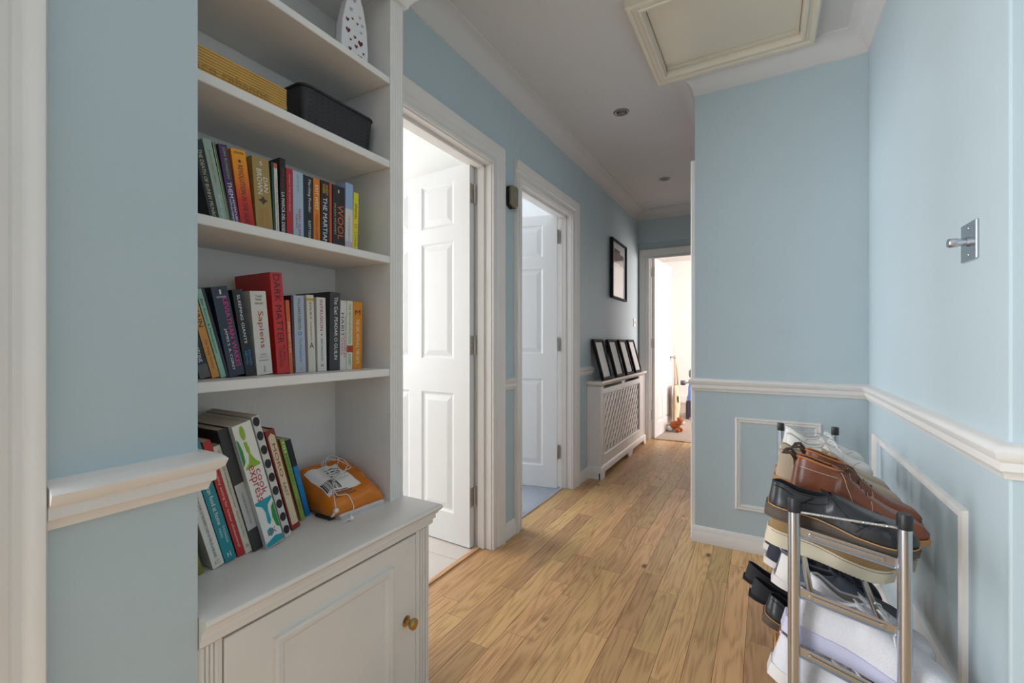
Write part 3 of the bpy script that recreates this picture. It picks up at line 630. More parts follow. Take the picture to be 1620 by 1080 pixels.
def mat_weave():
    m = mat('black_woven_plastic', rgb(40, 40, 42), .5); nt = m.node_tree; b = nt.nodes['Principled BSDF']
    tc = nt.nodes.new('ShaderNodeTexCoord'); sp = nt.nodes.new('ShaderNodeSeparateXYZ'); nt.links.new(tc.outputs['Object'], sp.inputs[0])
    ad = nt.nodes.new('ShaderNodeMath'); ad.operation = 'ADD'; nt.links.new(sp.outputs[0], ad.inputs[0]); nt.links.new(sp.outputs[1], ad.inputs[1])
    cb_ = nt.nodes.new('ShaderNodeCombineXYZ'); nt.links.new(ad.outputs[0], cb_.inputs[0]); nt.links.new(sp.outputs[2], cb_.inputs[1])
    br = nt.nodes.new('ShaderNodeTexBrick'); br.inputs['Scale'].default_value = 1; br.inputs['Brick Width'].default_value = .021; br.inputs['Row Height'].default_value = .0105; br.inputs['Mortar Size'].default_value = .0012
    nt.links.new(cb_.outputs[0], br.inputs['Vector'])
    bp = nt.nodes.new('ShaderNodeBump'); bp.inputs['Strength'].default_value = .9; bp.inputs['Distance'].default_value = .002; bp.invert = True
    nt.links.new(br.outputs['Fac'], bp.inputs['Height']); nt.links.new(bp.outputs[0], b.inputs['Normal'])
    return m
bk = thing('storage_basket', 'black woven-look plastic basket with rounded rim on the shelf above the books', 'basket', (-1.14, .865, 1.6143))
def rrect(x0, x1, y0, y1, r, n=5):
    pts = []
    for cx_, cy_, a0 in ((x1 - r, y1 - r, 0), (x0 + r, y1 - r, 90), (x0 + r, y0 + r, 180), (x1 - r, y0 + r, 270)):
        for k in range(n + 1): a = R(a0 + 90 * k / n); pts.append((cx_ + r * math.cos(a), cy_ + r * math.sin(a)))
    return pts
lo = rrect(-1.235, -1.058, .748, .978, .022); hi = rrect(-1.243, -1.050, .738, .986, .025); n = len(lo); z0 = 1.6143
li = rrect(-1.232, -1.061, .751, .975, .02); hii = rrect(-1.240, -1.053, .741, .983, .023)
vs = [(a, b_, z0) for a, b_ in lo] + [(a, b_, z0 + .122) for a, b_ in hi] + [(a, b_, z0 + .122) for a, b_ in hii] + [(a, b_, z0 + .003) for a, b_ in li]
fs = [tuple(range(n))[::-1], tuple(range(3 * n, 4 * n))]
for k in range(n):
    j = (k + 1) % n
    fs += [(k, j, n + j, n + k), (n + k, n + j, 2 * n + j, 2 * n + k), (2 * n + k, 2 * n + j, 3 * n + j, 3 * n + k)]
bko = MB().add(vs, fs).build('body', mat_weave(), smooth=True)
P(MB().tube([(a, b_, z0 + .122) for a, b_ in hi], .0042, 8, closed=True).build('rim', M['black'], smooth='all'), bk)
ct = MB()
for i in range(11):
    for j in range(8):
        y_ = .762 + i * .0195; z_ = z0 + .022 + j * .0118; ct.box(-1.075, -1.03, y_, y_ + .0022, z_, z_ + .0022)
ct.lathe([(.010, 0), (.010, .06)], T4((-1.13, .715, z0 + .075), (0, 0, 1), (1, 0, 0), (0, 1, 0)), 14)
cto = ct.build('hole_cutter', None)
md = bko.modifiers.new('holes', 'BOOLEAN'); md.operation = 'DIFFERENCE'; md.object = cto; md.solver = 'EXACT'
bpy.context.view_layer.update()
nm = bpy.data.meshes.new_from_object(bko.evaluated_get(bpy.context.evaluated_depsgraph_get()))
bko.modifiers.clear(); bko.data = nm; bpy.data.objects.remove(cto); P(bko, bk)

lt = thing('heart_ornament', 'white pointed ornament with dark red heart cut-outs on the highest shelf', 'ornament', (-1.05, .905, 1.8683), (0, 0, R(-8)))
ol = [(-.045, 0), (-.047, .05), (-.043, .11), (-.030, .17), (-.006, .225), (0, .232), (.006, .225), (.026, .17), (.037, .11), (.041, .05), (.040, 0)]
MB().prism(ol, -.02, .012, lambda a, b_, dd: Vector((dd, a, b_))).build('body', mat('white_enamel', rgb(226, 224, 226), .3), lt, bevel=.003, seg=2)
hp = [(0, -1), (.9, .1), (.8, .8), (.3, .9), (0, .5), (-.3, .9), (-.8, .8), (-.9, .1)]
dred = mat('dark_red_hearts', rgb(96, 22, 44), .4)
for hx, hz, s, g in ((-.02, .012, .0, 0), (-.02, .035, .006, 0), (.012, .022, .009, 0), (.026, .012, .005, 0), (-.026, .085, .008, 0), (-.004, .075, .005, 0), (.014, .065, .009, 0), (.0, .05, .006, 0), (.024, .04, .004, 0), (-.028, .115, .006, 0), (-.012, .125, .004, 0), (.004, .118, .004, 0), (-.018, .062, .004, 0), (.016, .098, .005, 1), (-.016, .15, .006, 1), (.012, .14, .005, 1), (-.006, .18, .007, 1), (.02, .12, .005, 1)):
    if s: MB().add([(.0126, hx + a * s, hz + b_ * s) for a, b_ in hp], [tuple(range(8))]).build('heart', dred if not g else mat('grey_hearts', rgb(170, 168, 168), .4), lt, flip=False)

# notebook, pouch, parcel and earphones on the worktop
nb = thing('notebook', 'white ruled notebook lying under the orange parcel', 'notebook', (-1.10, .908, .5702))
o = MB().box(-.095, .095, -.074, .074, .0, .011).build('pages', mat('notebook_pages', rgb(206, 204, 206), .8, bump=.6, bscale=5, stretch=(1, 1, 300)), nb)
MB().box(-.096, .096, -.075, .075, .011, .0125).build('cover', M['paper'], nb)
nb.rotation_euler = (0, 0, R(-4))
pc = thing('pouch', 'small flat black pouch beside the ruled notebook', 'pouch', (-1.065, .8175, .5702), (0, 0, 0))
MB().box(-.032, .032, -.008, .008, 0, .010).build('body', M['black'], pc, bevel=.003, seg=2)
pa = thing('parcel', 'crumpled orange plastic mailing parcel with a white address label', 'parcel', (-1.1195, .903, .6152), (0, R(17), R(-4)))
orange = mat('orange_polythene', rgb(214, 120, 28), .25, bump=.7, bscale=22, var=.1, vscale=9)
bm = bmesh.new(); bmesh.ops.create_grid(bm, x_segments=26, y_segments=26, size=1)
me = bpy.data.meshes.new('body'); from mathutils import noise
top = []
def pz(a, b_):
    e = (max(0, 1 - abs(a) ** 5) * max(0, 1 - abs(b_) ** 5)) ** .5
    n_ = noise.noise((a * 2.1, b_ * 2.3, 3.1)) * .010 + noise.noise((a * 6, b_ * 5, 8.1)) * .004
    fold = .010 * math.exp(-((b_ - .72 + .25 * a) / .10) ** 2) + .012 * math.exp(-((a + .78) / .14) ** 2)
    return .006 + e * (.040 + n_ + fold)
def pxy(a, b_): return (a * .108 * (1 + .05 * noise.noise((b_ * 2, .3, 1))), b_ * .088 * (1 + .04 * noise.noise((a * 2.5, 4.3, 1))))
for v in bm.verts:
    a, b_ = v.co.x, v.co.y; x_, y_ = pxy(a, b_); v.co = (x_, y_, pz(a, b_))
ret = bmesh.ops.extrude_face_region(bm, geom=bm.faces[:])
for v in [g for g in ret['geom'] if isinstance(g, bmesh.types.BMVert)]: v.co.z = min(v.co.z - .001, (.5830 - .6152 + math.sin(R(17)) * v.co.x) / math.cos(R(17)))
bmesh.ops.recalc_face_normals(bm, faces=bm.faces); bm.to_mesh(me); bm.free()
for p in me.polygons: p.use_smooth = True
me.materials.append(orange); po = bpy.data.objects.new('body', me); COL.objects.link(po); po.parent = pa
def sheet(name, a0, a1, b0, b1, m, lift=.0012, na=10, nb_=10, shear=0):
    vs = []; fs = []
    for i in range(na + 1):
        for j in range(nb_ + 1):
            a = a0 + (a1 - a0) * i / na; b_ = b0 + (b1 - b0) * j / nb_ + shear * (a - a0); x_, y_ = pxy(a, b_); vs.append((x_, y_, pz(a, b_) + lift))
    for i in range(na):
        for j in range(nb_): fs.append((i * (nb_ + 1) + j, (i + 1) * (nb_ + 1) + j, (i + 1) * (nb_ + 1) + j + 1, i * (nb_ + 1) + j + 1))
    q = MB().add(vs, fs).build(name, m, pa, smooth='all', flip=False); return q
sheet('address_label', -.6, .62, -.86, .30, M['paper'])
for k in range(12): sheet('barcode_bar', .12, .5, -.84 + k * .045, -.84 + k * .045 + random.choice((.012, .022, .03)), ink((40, 38, 38)), .002, 4, 1)
for k in range(4): sheet('label_line', -.40 + k * .1, -.36 + k * .1, -.3, .26 - k * .06, ink((90, 86, 84)), .002, 1, 6)
for k in range(3): sheet('label_line', .58 + k * .08, .61 + k * .08, -.75, -.2 + k * .1, ink((90, 86, 84)), .002, 1, 6)
ep = thing('earphones', 'white wired earphones coiled over the orange parcel', 'earphones', (-1.06, .87, .5702))
wht = mat('white_cable', rgb(230, 228, 224), .35)
def wpt(u, v, x): return onx(u, v, x)
PM = Matrix.Translation(pa.location) @ pa.rotation_euler.to_matrix().to_4x4()
def onp(a, b_, h_):
    x_, y_ = pxy(a, b_); return PM @ Vector((x_, y_, pz(a, b_) + h_))
E1 = wpt(555, 824, -.985); E1.z = .578
E2 = onp(1.0, -.92, .012)
cab = [E1 + Vector((-.004, -.012, -.003)), Vector((-.986, .815, .5725)), Vector((-.990, .835, .575)), Vector((-.997, .855, .588)), Vector((-1.006, .866, .600)), onp(.86, -.42, .008), onp(.75, -.7, .007), onp(.4, -.6, .006), onp(.0, -.25, .007)]
for k in range(28):
    an = k * .62 + 2.2; rr_ = .42 + .10 * math.sin(k * 1.7)
    cab.append(onp(-.28 + rr_ * .95 * math.cos(an), .02 + .05 * k / 28 + rr_ * .85 * math.sin(an), .008 + .016 * (math.sin(an * .5 + .6) ** 2)))
cab += [onp(.2, -.35, .008), onp(.6, -.72, .007), onp(.9, -.9, .007), E2]
sm = []
for i in range(len(cab) - 1):
    p0, p1, p2, p3 = cab[max(i - 1, 0)], cab[i], cab[i + 1], cab[min(i + 2, len(cab) - 1)]
    for k in range(5):
        t_ = k / 5; sm.append(.5 * ((2 * p1) + (p2 - p0) * t_ + (2 * p0 - 5 * p1 + 4 * p2 - p3) * t_ ** 2 + (3 * p1 - p0 - 3 * p2 + p3) * t_ ** 3))
P(MB().tube(sm, .0011, 6).build('cable', wht, smooth='all'), ep)
for c, dx in ((E1, (.3, .8, -.35)), (E2, (.5, -.3, .6))):
    dz = Vector(dx).normalized(); ax = dz.orthogonal().normalized()
    P(MB().lathe([(0, -.006), (.005, -.005), (.0075, 0), (.006, .005), (.003, .008), (0, .009)], T4(c, ax, dz.cross(ax), dz), 14).tube([c, c + Vector((-.004, -.012, -.003 if c.z < .585 else -.014))], [.0035, .0022], 8).build('earbud', wht, smooth='all'), ep)

# ------------------------------------------------------------------ ceiling hatch and downlights
lh = thing('loft_hatch', 'cream painted loft hatch with a moulded frame in the ceiling', 'loft hatch', (-.15, 2.14, ZC))
hx0, hx1, hy0, hy1 = -.505, .195, 1.815, 2.452
hprof = [(0, 0), (0, .036), (.006, .042), (.020, .040), (.024, .034), (.040, .034), (.044, .040), (.054, .040), (.060, .030), (.064, .004), (.064, 0)]
P(MB().sweep([(hx0, hy0), (hx0, hy1), (hx1, hy1), (hx1, hy0)], hprof, lambda a, b_, d_: Vector((a, b_, ZC - d_)), closed=True).build('frame', M['cream'], smooth=True), lh)
P(MB().box(hx0 + .066, hx1 - .066, hy0 + .066, hy1 - .095, ZC - .006, ZC - .0002).build('panel', M['cream'], bevel=.001), lh)
P(MB().box(hx0 + .066, hx1 - .066, hy1 - .093, hy1 - .066, ZC - .012, ZC - .0002).build('batten', M['cream']), lh)
for k, (x_, y_) in enumerate(((-.768, 2.695), (-.760, 3.985))):
    dl = thing('downlight', ('recessed chrome downlight near the loft hatch', 'recessed chrome downlight near the end wall above the far door')[k], 'downlight', (x_, y_, ZC), group=None)
    MB().lathe([(.030, -.001), (.033, -.006), (.040, -.007), (.046, -.004), (.047, -.0002)], Matrix.Identity(4), 28).build('ring', mat('dark_chrome', (.30, .30, .32, 1), .3, 1), dl, smooth='all')
    MB().lathe([(0, -.0028), (.018, -.003), (.0305, -.0015)], Matrix.Identity(4), 24).build('lamp', mat('lamp_face', rgb(120, 118, 120), .15, .6), dl, smooth='all')
    MB().box(-.02, .02, -.003, .003, -.006, -.003).build('bridge', M['bronze'], dl, bevel=.001)

# ------------------------------------------------------------------ switches and the bronze box
ds = thing('dimmer_switch', 'chrome dimmer switch with a round knob on the sunlit blue wall', 'switch', (XR, 1.385, 1.285))
MB().box(-.006, 0, -.043, .043, -.043, .043).build('plate', M['steel'], ds, bevel=.002, seg=2)
MB().lathe([(.011, 0), (.011, .004), (.0085, .005), (.0085, .016), (.0105, .017), (.0105, .032), (.009, .034), (0, .034)], T4((-.006, .0, .0), (0, 0, 1), (0, 1, 0), (-1, 0, 0)), 20).build('knob', M['steel'], ds, smooth=True)
for s in (-.03, .03): MB().lathe([(.004, 0), (.0035, .001), (0, .001)], T4((-.006, 0, s), (0, 0, 1), (0, 1, 0), (-1, 0, 0)), 10).build('screw', M['satin'], ds)
ws = thing('light_switch', 'small white light switch on the wall beyond the hanging picture', 'switch', (XL, 4.745, 1.262))
MB().box(0, .008, -.04, .04, -.043, .043).build('plate', M['paper'], ws, bevel=.002, seg=2)
MB().box(.008, .012, -.010, .010, -.016, .016).build('rocker', mat('grey_rocker', rgb(196, 192, 190), .4), ws, bevel=.001)
bb = thing('doorbell_box', 'small bronze box with a round dial on the wall between two doorways', 'doorbell', (XL, 2.105, 1.845))
op = [(-.038, -.052), (.0, -.066), (.038, -.052), (.038, .048), (.026, .055), (-.026, .055), (-.038, .048)]
MB().prism(op, 0, .018, lambda a, b_, d_: Vector((d_, a, b_))).build('backplate', mat('dark_bronze', rgb(48, 38, 30), .4, .5), bb)
MB().prism([(a * .98, b_ * .96 + .003) for a, b_ in op], .018, .034, lambda a, b_, d_: Vector((d_, a, b_))).build('body', M['bronze'], bb, bevel=.003, seg=2)
MB().lathe([(.021, 0), (.021, .003), (.018, .004), (.016, .003), (.014, .007), (0, .008)], T4((.034, .008, .012), (0, 1, 0), (0, 0, 1), (1, 0, 0)), 22).build('dial', mat('pewter', (.35, .34, .36, 1), .4, .8), bb, smooth=True)

# ------------------------------------------------------------------ radiator cover, leaning frames, hanging picture
RX, RY0, RY1, RZ = -1.105, 3.312, 4.73, .712
rc = thing('radiator_cover', 'white radiator cover with a diagonal lattice front by the far door', 'radiator cover', (-1.16, 4.02, 0))
b = MB()
for y0 in (RY0, RY1 - .016): P(MB().box(XL + .001, RX - .016, y0, y0 + .016, .09, RZ).build('end_panel', M['white']), rc)
fb = MB()
LY0, LY1, LZ0, LZ1 = 3.385, 4.50, .178, .645
fb.box(RX - .018, RX, RY0, LY0, .09, RZ).box(RX - .018, RX, LY1, RY1, .09, RZ).box(RX - .018, RX, LY0, LY1, .09, LZ0).box(RX - .018, RX, LY0, LY1, LZ1, RZ - .022)
fb.box(RX - .018, RX, (LY0 + LY1) / 2 - .05, (LY0 + LY1) / 2 + .05, RZ - .022, RZ)
P(fb.build('front_frame', M['white']), rc)
for y0 in (RY0 + .004, RY1 - .05):
    fl = MB()
    for k in range(4): fl.box(RX, RX + .003, y0 + k * .012, y0 + .008 + k * .012, .09, RZ)
    P(fl.build('fluting', M['white']), rc)
P(MB().sweep([(LY0, LZ0), (LY0, LZ1), (LY1, LZ1), (LY1, LZ0)], [(-.012, 0), (-.010, .006), (-.002, .008), (.002, .003), (.004, 0)], wallx(RX), closed=True).build('bead', M['white'], smooth=True), rc)
tp = [(-.03, .715), (0, .715), (.006, .720), (.010, .728), (.016, .731), (.020, .738), (.020, .748), (.016, .752), (-.03, .752)]
tm = MB().sweep([(XL + .002, RY0), (RX, RY0), (RX, RY1), (XL + .002, RY1)], tp, XYZ).box(XL + .001, RX - .02, RY0 + .02, RY1 - .02, .7155, .7518)
P(tm.build('top_shelf', M['white'], smooth=True), rc)
sk = MB().sweep([(XL + .002, RY0), (RX, RY0), (RX, RY1), (XL + .002, RY1)], [(-.012, .045), (.012, .045), (.012, .080), (.006, .090), (0, .096), (-.012, .096)], XYZ)
def foot(y0, y1, a=0, c=0):
    sk.prism([(y0, .0), (y1, 0), (y1 + c, .02), (y1 + c * 1.8, .045), (y0 - a * 1.8, .045), (y0 - a, .02)], RX - .01, RX + .012, lambda p, q, d_: Vector((d_, p, q)))
foot(RY0 - .012, RY0 + .05, 0, .018); foot((RY0 + RY1) / 2 + .12 - .05, (RY0 + RY1) / 2 + .17, .018, .018); foot(RY1 - .05, RY1 + .012, .018, 0)
sk.box(XL + .002, RX, RY0 - .012, RY0 + .012, 0, .046)
P(sk.build('skirt', M['white'], smooth=True), rc)
def clip(poly, y0, y1, z0, z1):
    for ax, lim, sg in ((0, y0, 1), (0, y1, -1), (1, z0, 1), (1, z1, -1)):
        out = []
        for i in range(len(poly)):
            p, q = poly[i - 1], poly[i]; ip = sg * (p[ax] - lim) >= 0; iq = sg * (q[ax] - lim) >= 0
            if ip != iq:
                t_ = (lim - p[ax]) / (q[ax] - p[ax]); out.append((p[0] + t_ * (q[0] - p[0]), p[1] + t_ * (q[1] - p[1])))
            if iq: out.append(q)
        poly = out
        if not poly: return []
    return poly
lat = M['white']
sp_, wd = .088, .047
for sg in (1, -1):
    k = -6
    while k < 20:
        c = LY0 + k * sp_; h2 = LZ1 - LZ0 + .04
        if sg == 1: q = [(c, LZ0 - .02), (c + wd, LZ0 - .02), (c + wd + h2 * .9, LZ1 + .02), (c + h2 * .9, LZ1 + .02)]
        else: q = [(c + h2 * .9, LZ0 - .02), (c + wd + h2 * .9, LZ0 - .02), (c + wd, LZ1 + .02), (c, LZ1 + .02)]
        q = clip(q, LY0 - .001, LY1 + .001, LZ0 - .001, LZ1 + .001); k += 1
        if len(q) < 3: continue
        d0 = RX - .012 if sg == 1 else RX - .0162
        P(MB().prism(q, d0, d0 + .004, lambda a, b_, d_: Vector((d_, a, b_))).build('slat', lat), rc)
P(MB().box(XL + .012, XL + .055, 3.42, 4.62, .15, .66).build('radiator', mat('radiator_enamel', rgb(222, 218, 212), .5)), rc)

for k, y0 in enumerate((3.372, 3.732, 4.055, 4.365)):
    fw, fh = .235, .335
    ln = math.asin(.085 / fh)
    pf = thing('picture_frame', 'black picture frame leaning on the radiator cover, ' + ('nearest the carpeted room', 'second from the carpeted room', 'second from the far door', 'nearest the far door')[k], 'picture frame', (-1.112, y0, .7522), (0, -ln, 0), 'leaning black frames')
    MB().sweep([(0, 0), (0, fh), (fw, fh), (fw, 0)], [(0, 0), (0, .018), (.004, .022), (.020, .022), (.024, .014), (.024, 0)], lambda a, b_, d_: Vector((d_ - .006, a, b_)), closed=True).build('frame', M['bframe'], pf)
    MB().box(-.005, .006, .021, fw - .021, .021, fh - .021).build('mount', mat('pale_mount', rgb(242, 239, 236), .7), pf)
    MB().box(-.010, -.0055, .01, fw - .01, .01, fh - .01).build('backing', M['dark'], pf)

hp_ = thing('wall_picture', 'black framed picture with dark red and teal blocks hanging on the corridor wall', 'picture', (XL, 4.13, 1.72), (0, 0, R(1.5)))
pw2, ph2 = .255, .27
MB().sweep([(-pw2, -ph2), (-pw2, ph2), (pw2, ph2), (pw2, -ph2)], [(0, 0), (0, .022), (.004, .026), (.018, .026), (.022, .018), (.022, 0)], lambda a, b_, d_: Vector((d_ + .004, a, b_)), closed=True).build('frame', M['bframe'], hp_)
MB().box(.004, .014, -pw2 + .02, pw2 - .02, -ph2 + .02, ph2 - .02).build('mount', mat('white_mount', rgb(238, 234, 230), .12, coat=.6), hp_)
for a0, a1, b0, b1, c in ((-.16, .04, .06, .19, (132, 74, 66)), (.04, .17, .05, .16, (70, 92, 98)), (-.16, .17, .02, .05, (226, 222, 216)), (-.16, .17, -.17, .02, (232, 228, 224))):
    MB().box(.0138, .0146, a0, a1, b0, b1).build('print_block', mat('print_%d_%d' % (c[0], c[1]), rgb(*c), .12, coat=.6), hp_)

# ------------------------------------------------------------------ the far room
fr_y = 7.25
tb = thing('tote_bag', 'beige canvas tote bag hanging by its strap from the far door knob', 'bag', (-.99, 5.70, .4))
canvas = mat('beige_canvas', rgb(214, 190, 160), .9, bump=.4, bscale=200)
dk = Matrix.Rotation(R(90 - 3.5), 4, 'Z'); kp = Vector((-1.092, 5.0, 0)) + dk @ Vector((.702, -.036 - .045, KZ))
bx, by = kp.x + .0, kp.y
bgm = MB(); ny, nz = 8, 10; vs = []; fs = []
for j in range(nz + 1):
    for i in range(16):
        an = 2 * math.pi * i / 16; zz = .075 + .46 * j / nz
        wy = .15 - .02 * j / nz; wx = .035 * math.sin(math.pi * (j + 1) / (nz + 2)) + .004
        vs.append((bx + .02 + wx * math.sin(an) + .008 * noise.noise((an, zz * 8, 2)), by - .02 + wy * math.cos(an) * (1 + .1 * noise.noise((an * 2, zz * 5, 1))) + .03 * (1 - j / nz), zz))
for j in range(nz):
    for i in range(16): fs.append((j * 16 + i, j * 16 + (i + 1) % 16, (j + 1) * 16 + (i + 1) % 16, (j + 1) * 16 + i))
fs.append(tuple(range(16)))
P(bgm.add(vs, fs).build('body', canvas, smooth='all'), tb)
P(MB().tube([(bx + .02, by - .10, .50), (bx + .008, by - .02, .72), (kp.x + .004, kp.y, KZ + .018), (kp.x - .004, kp.y + .006, KZ + .018), (bx + .02, by + .03, .72), (bx + .03, by + .07, .50)], .009, 8).build('strap', canvas, smooth='all'), tb)
P(MB().add([(bx + .060, by - .10, .34), (bx + .060, by - .04, .32), (bx + .060, by - .06, .40), (bx + .060, by - .11, .42)], [(0, 1, 2, 3)]).build('printed_leaf', mat('print_leaf', rgb(50, 120, 100), .8), tb, flip=False), tb)
pd = thing('plush_toy', 'small orange-brown and white plush animal on the carpet below the tote bag', 'toy', (-.93, 5.50, .004), (0, 0, R(-20)))
fur = mat('orange_fur', rgb(176, 96, 40), .9, bump=.8, bscale=90, sheen=.3); wfur = mat('white_fur', rgb(230, 222, 212), .9, bump=.8, bscale=90)
def ball(c, r, m, name, sc=(1, 1, 1)):
    pr = [(r * math.sin(math.pi * k / 10), -r * math.cos(math.pi * k / 10)) for k in range(11)]; pr[0] = (0, -r); pr[-1] = (0, r)
    M4 = Matrix.Translation(c) @ Matrix.Diagonal((sc[0], sc[1], sc[2], 1)); return MB().lathe(pr, M4, 14)
b = ball((0, 0, .075), .05, fur, '', (1.3, .85, 1)); b.add(ball((.055, 0, .115), .042, fur, '').v, []) if 0 else None
b.build('torso', fur, pd, smooth='all')
ball((.068, 0, .125), .042, fur, '').build('head', fur, pd, smooth='all')
ball((.098, -.004, .112), .022, wfur, '').build('muzzle', wfur, pd, smooth='all')
for s in (-1, 1):
    ball((.058, s * .03, .162), .014, fur, '').build('ear', fur, pd, smooth='all')
    ball((.05, s * .035, .025), .024, fur, '', (1.3, 1, 1)).build('paw', fur, pd, smooth='all')
    ball((-.045, s * .038, .025), .026, fur, '', (1.3, 1, 1)).build('paw', wfur, pd, smooth='all')
MB().tube([(-.06, 0, .07), (-.10, 0, .06), (-.13, .01, .09)], [.014, .012, .009], 8).build('tail', wfur, pd, smooth='all')

ch = thing('chair', 'low dark wooden chair half hidden by the blue wall in the bright room', 'chair', (-.78, 6.6, 0))
dkw = mat('dark_grey_wood', rgb(70, 66, 84), .5)
P(MB().box(-.95, -.60, 6.45, 6.80, .215, .25).build('seat', dkw, bevel=.006), ch)
for x_, y_ in ((-.932, 6.468), (-.618, 6.468), (-.932, 6.782), (-.618, 6.782)):
    P(MB().box(x_ - .02, x_ + .02, y_ - .02, y_ + .02, .004, .215).build('leg', dkw), ch)
for y_ in (6.468, 6.782): P(MB().box(-.93, -.62, y_ - .01, y_ + .01, .03, .06).build('stretcher', dkw), ch)
for x_ in (-.932, -.618): P(MB().box(x_ - .016, x_ + .016, 6.766, 6.798, .25, .47).build('back_post', dkw), ch)
P(MB().box(-.93, -.62, 6.77, 6.795, .40, .47).build('back_rail', dkw), ch)
sh = thing('shirt', 'light blue shirt draped over the low dark chair in the bright room', 'shirt', (-.78, 6.7, .25))
blu = mat('blue_cotton', rgb(120, 152, 220), .85, bump=.5, bscale=30, var=.15, vscale=12)
vs = []; fs = []; na, nb_ = 18, 20
for i in range(na + 1):
    for j in range(nb_ + 1):
        a = i / na; s_ = j / nb_
        zz = .497 - abs(s_ - .72) * .42 * (1 + .25 * noise.noise((a * 4, 2, 1))); yy = 6.782 + (s_ - .72) * .40 + .02 * math.sin(a * 17 + s_ * 5) * abs(s_ - .72) * 2
        if s_ < .72: yy = min(yy, 6.762)
        else: yy = max(yy, 6.802)
        xx = -.955 + a * .34 + .02 * noise.noise((a * 3, s_ * 4, 5)) * (1 + 2 * abs(s_ - .72))
        vs.append((xx, yy, max(.258, zz)))
for i in range(na):
    for j in range(nb_): fs.append((i * (nb_ + 1) + j, (i + 1) * (nb_ + 1) + j, (i + 1) * (nb_ + 1) + j + 1, i * (nb_ + 1) + j + 1))
sho = P(MB().add(vs, fs).build('cloth', blu, smooth='all', flip=False), sh)
sd = sho.modifiers.new('solid', 'SOLIDIFY'); sd.thickness = .003
gl = thing('floor_stand', 'grey stand with two rounded heads behind the blue shirt', 'stand', (-.93, 6.95, 0))
gry = mat('grey_metal', rgb(120, 120, 126), .4, .3)
P(MB().tube([(-.93, 6.95, .004), (-.93, 6.95, .56)], .012, 10).build('pole', gry, smooth=True), gl)
P(MB().lathe([(.10, .004), (.10, .016), (.02, .026)], Matrix.Translation((-.93, 6.95, 0)), 20).build('base', gry, smooth=True), gl)
P(MB().tube([(-.93, 6.95, .46), (-1.03, 6.93, .455)], .008, 8).build('arm', gry, smooth=True), gl)
P(MB().lathe([(0, -.06), (.035, -.055), (.045, -.02), (.045, .03), (.03, .06), (0, .065)], Matrix.Translation((-.94, 6.95, .59)), 16).build('head', gry, smooth='all'), gl)
P(MB().lathe([(0, -.03), (.034, -.03), (.038, .02), (.02, .045), (0, .045)], T4((-1.06, 6.92, .455), (0, 1, 0), (0, 0, 1), (1, 0, 0)), 14).build('head', gry, smooth='all'), gl)
bs = struct(MB().box(-2.1, 1.5, 8.18, 8.2, 0, .12).build('baseboard_far_room', M['roomw']))

# ------------------------------------------------------------------ shoe rack
rk = thing('shoe_rack', 'chrome tubular shoe rack with slanted tiers full of shoes against the right wall', 'shoe rack', (.155, 1.76, 0))
PX0, PX1, PY0, PY1, PZ = .056, .252, 1.217, 2.30, .70
TILTS = [R(10), R(11), R(15), R(15), R(15)]
for x_ in (PX0, PX1):
    for y_ in (PY0, PY1):
        p = P(MB().tube([(x_, y_, .012), (x_, y_, PZ - .03)], .0125, 20).build('post', M['steel'], smooth=True), rk)
        c1 = MB().lathe([(.0132, 0), (.0138, .002), (.0138, .028), (.012, .032), (0, .0325)], Matrix.Translation((x_, y_, PZ - .032)), 20).build('cap', M['black'], None, smooth=True)
        c2 = MB().lathe([(.0145, 0), (.0145, .018), (.0135, .02)], Matrix.Translation((x_, y_, 0)), 16).build('foot', M['black'], None, smooth=True)
        for c in (c1, c2): c.parent = p
def tz(i, x_): return (.622, .482, .347, .212, .085)[i] - math.tan(TILTS[i]) * (x_ - PX0)
braid = mat('braided_wire', (.6, .6, .6, 1), .35, 1, bump=1, bscale=300)
for y_ in (PY0, PY1):
    P(MB().tube([(PX0, y_, .668), (.155, y_, .6675), (PX1, y_, .668)], .0028, 8).build('top_wire', braid, smooth=True), rk)
tube_x = (PX0 + .034, PX1 - .034)
for i in range(5):
    for y_, s in ((PY0, 1), (PY1, -1)):
        M4 = Matrix.Translation((PX0, y_, tz(i, PX0))) @ Matrix.Rotation(TILTS[i], 4, 'Y')
        L = (PX1 - PX0) / math.cos(TILTS[i])
        br_ = P(MB().box(.006, L - .006, -.0015 + s * .008, .0015 + s * .008, -.011, .011, M4).box(.006, L - .006, s * .008, s * .008 - s * .007, -.011, -.009, M4).box(.035, L - .035, s * .008 - .0015 - s * .003, s * .008 - s * .003, -.004, .004, M4).build('bracket', M['steel'], bevel=.0008), rk)
        for xx in (.034, L - .034):
            q = M4 @ Vector((xx, 0, 0)); dz = Vector((0, -s, 0))
            MB().lathe([(.0055, 0), (.005, .002), (0, .0026)], T4(q + dz * -.0055, (1, 0, 0), dz.cross(Vector((1, 0, 0))), dz), 12).build('screw', M['satin'], br_, smooth=True)
    for xx in tube_x:
        P(MB().tube([(xx, PY0 + .008, tz(i, xx) - .006), (xx, PY1 - .008, tz(i, xx) - .006)], .0075, 12).build('rail', M['steel'], smooth=True), rk)

